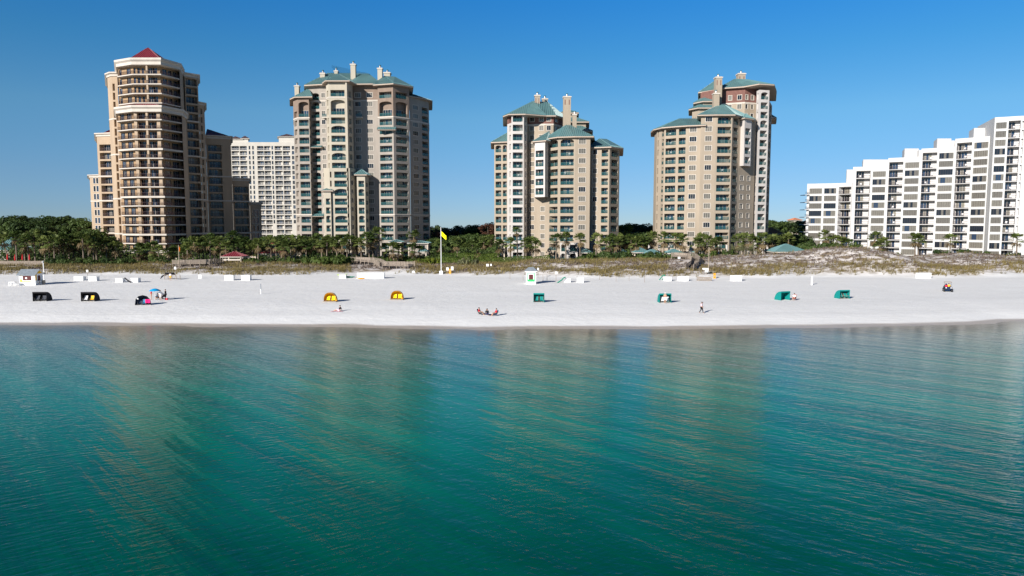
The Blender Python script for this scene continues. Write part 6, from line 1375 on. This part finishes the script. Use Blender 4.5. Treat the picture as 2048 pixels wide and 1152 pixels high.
pavilion('gazebo', 'small gazebo with red seamed roof before the pavilion palms', 463, 199, 43, 513, 502.5, M_REDROOF, 4.6, True, None, None, True)
pavilion('pavilion', 'large red-roofed pavilion half hidden by palms', 535, 214, 50, 507, 496, M_REDROOF, 7, True, None, M_TRIM)
pavilion('pavilion', 'small red cupola roof peeking through palms', 542, 219, 14, 490, 484.5, M_REDROOF, 2, True)
pavilion('pavilion', 'low red roof strip at the foot of the tan tower', 242, 217, 12, 513, 510, M_REDROOF, 3, True)
for px, Y, wd, ye, yr, lab in ((1243, 213, 26, 505.5, 496, 'teal pavilion roof half behind palms, leftmost of the row'), (1283, 209, 34, 504.5, 494.5, 'teal pavilion with broad roof behind the leafy bushes'), (1307, 206, 40, 508, 498, 'teal pavilion standing forward with stone posts'), (1350, 210, 36, 506, 497, 'teal pavilion just left of the upper boardwalk'), (1403, 213, 26, 505, 499, 'teal pavilion in the palms behind the mast')):
    pavilion('pavilion', lab, px, Y, wd, ye, yr, M_TEALROOF, 4.5, True, 'small teal pavilions')
pavilion('pavilion', 'big teal pyramid roof on stone arcade left of the white block', 1582, 205, 70, 503.5, 487, M_TEALROOF, 8, True, None, M_STONE)
pavilion('pavilion', 'teal roofed pool house under the greige tower, left part', 790, 226, 28, 484, 479, M_TEALROOF, 5, True, None, M_GREIGE)
pavilion('pavilion', 'long teal roof at the right foot of the greige tower', 836, 227, 44, 486, 481, M_TEALROOF, 7, True, None, M_GREIGE)
pavilion('pavilion', 'small low teal roof beside the clipped hedge', 845, 220, 20, 503, 495, M_TEALROOF, 4, True)
pavilion('pavilion', 'small teal roof at the left foot of the beige tower by the flag', 1015, 222, 20, 486, 477.5, M_TEALROOF, 4, True)
pavilion('pavilion', 'teal roof right of the white porch', 1172, 221, 26, 505, 497, M_TEALROOF, 4, True)
pavilion('house', 'teal roofed house at the far left edge', 6, 218, 34, 500, 474, M_TEALROOF, 8, False, None, M_TRIM); pavilion('house', 'low teal roofed house behind the left palms', 36, 224, 26, 497, 491, M_TEALROOF, 6, False, None, M_GREYSHING)
pavilion('house', 'orange tiled house beyond the stepped-roof tower', 1550, 300, 36, 467, 454, M_TILE, 10, False, None, M_CREAM)
pavilion('house', 'distant house with rusty roof on the skyline', 1596, 420, 20, 440, 435.5, M_TILE, 10, False, None, M_CREAM)
# pergola and low walls at the foot of the tan tower
for a, b, Y, pt_, lab in ((309, 340, 207, 520, 'pale pergola left of the bare flag pole'), (352, 398, 206, 516, 'pale pergola left of the red gazebo'), (484, 512, 208, 513, 'pale pergola right of the red gazebo'), (570, 600, 212, 510, 'pale pergola under the pavilion palms')):
    s = Y / F; w_ = (b - a) * s; x = K((a + b) / 2, pt_) * Y; zg = ground(x, Y); h = Zr(pt_, Y) - zg; o = thing('pergola', lab, 'pergola', (x, Y, zg), 0, 'pale garden pergolas')
    mb = MB(); mb.box((-w_ / 2, -.15, h - .3), (w_ / 2, .15, h), M_STONE); mb.box((-w_ / 2, 1.85, h - .3), (w_ / 2, 2.15, h), M_STONE)
    for i in range(int(w_ / .6)): mb.box((-w_ / 2 + i * .6 + .1, -.4, h + .002), (-w_ / 2 + i * .6 + .22, 2.4, h + .14), M_STONE)
    mb.build('beams', o)
    for i in range(3):
        xx = -w_ / 2 + .25 + (w_ - .5) * i / 2; mb = MB(); mb.box((xx - .2, -.17, -.3), (xx + .2, .13, h - .31), M_STONE); mb.build('pillar', o)
# closed red umbrellas and terrace wall at the far left
for i, (px, py) in enumerate(((14, 532), (29, 533), (44, 531), (58, 529))):
    l = gz(px, 196); o = thing('closed_umbrella', 'folded red umbrella on the far-left terrace, %s' % ordn(i), 'umbrella', l, 0, 'folded red umbrellas'); mb = MB(); mb.cyl((0, 0, 0), (0, 0, 2.6), .03, .03, M_WOOD, 6); mb.build('pole', o); mb = MB(); mb.cyl((0, 0, 1.0), (0, 0, 1.7), .22, .2, M_REDCLOTH, 8); mb.cyl((0, 0, 1.7), (0, 0, 2.6), .2, .04, M_REDCLOTH, 8); mb.build('canopy', o)
l = gz(20, 191, 545); o = thing('timber_fence', 'weathered timber fence below the folded red umbrellas', 'fence', l); mb = MB()
for i in range(60): mb.box((-9 + i * .3, -.03, -.3), (-8.76 + i * .3, .03, 1.3), M_WOOD)
for z in (.2, 1.0): mb.box((-9, .03, z), (9, .08, z + .1), M_WOOD)
mb.build('slats', o)
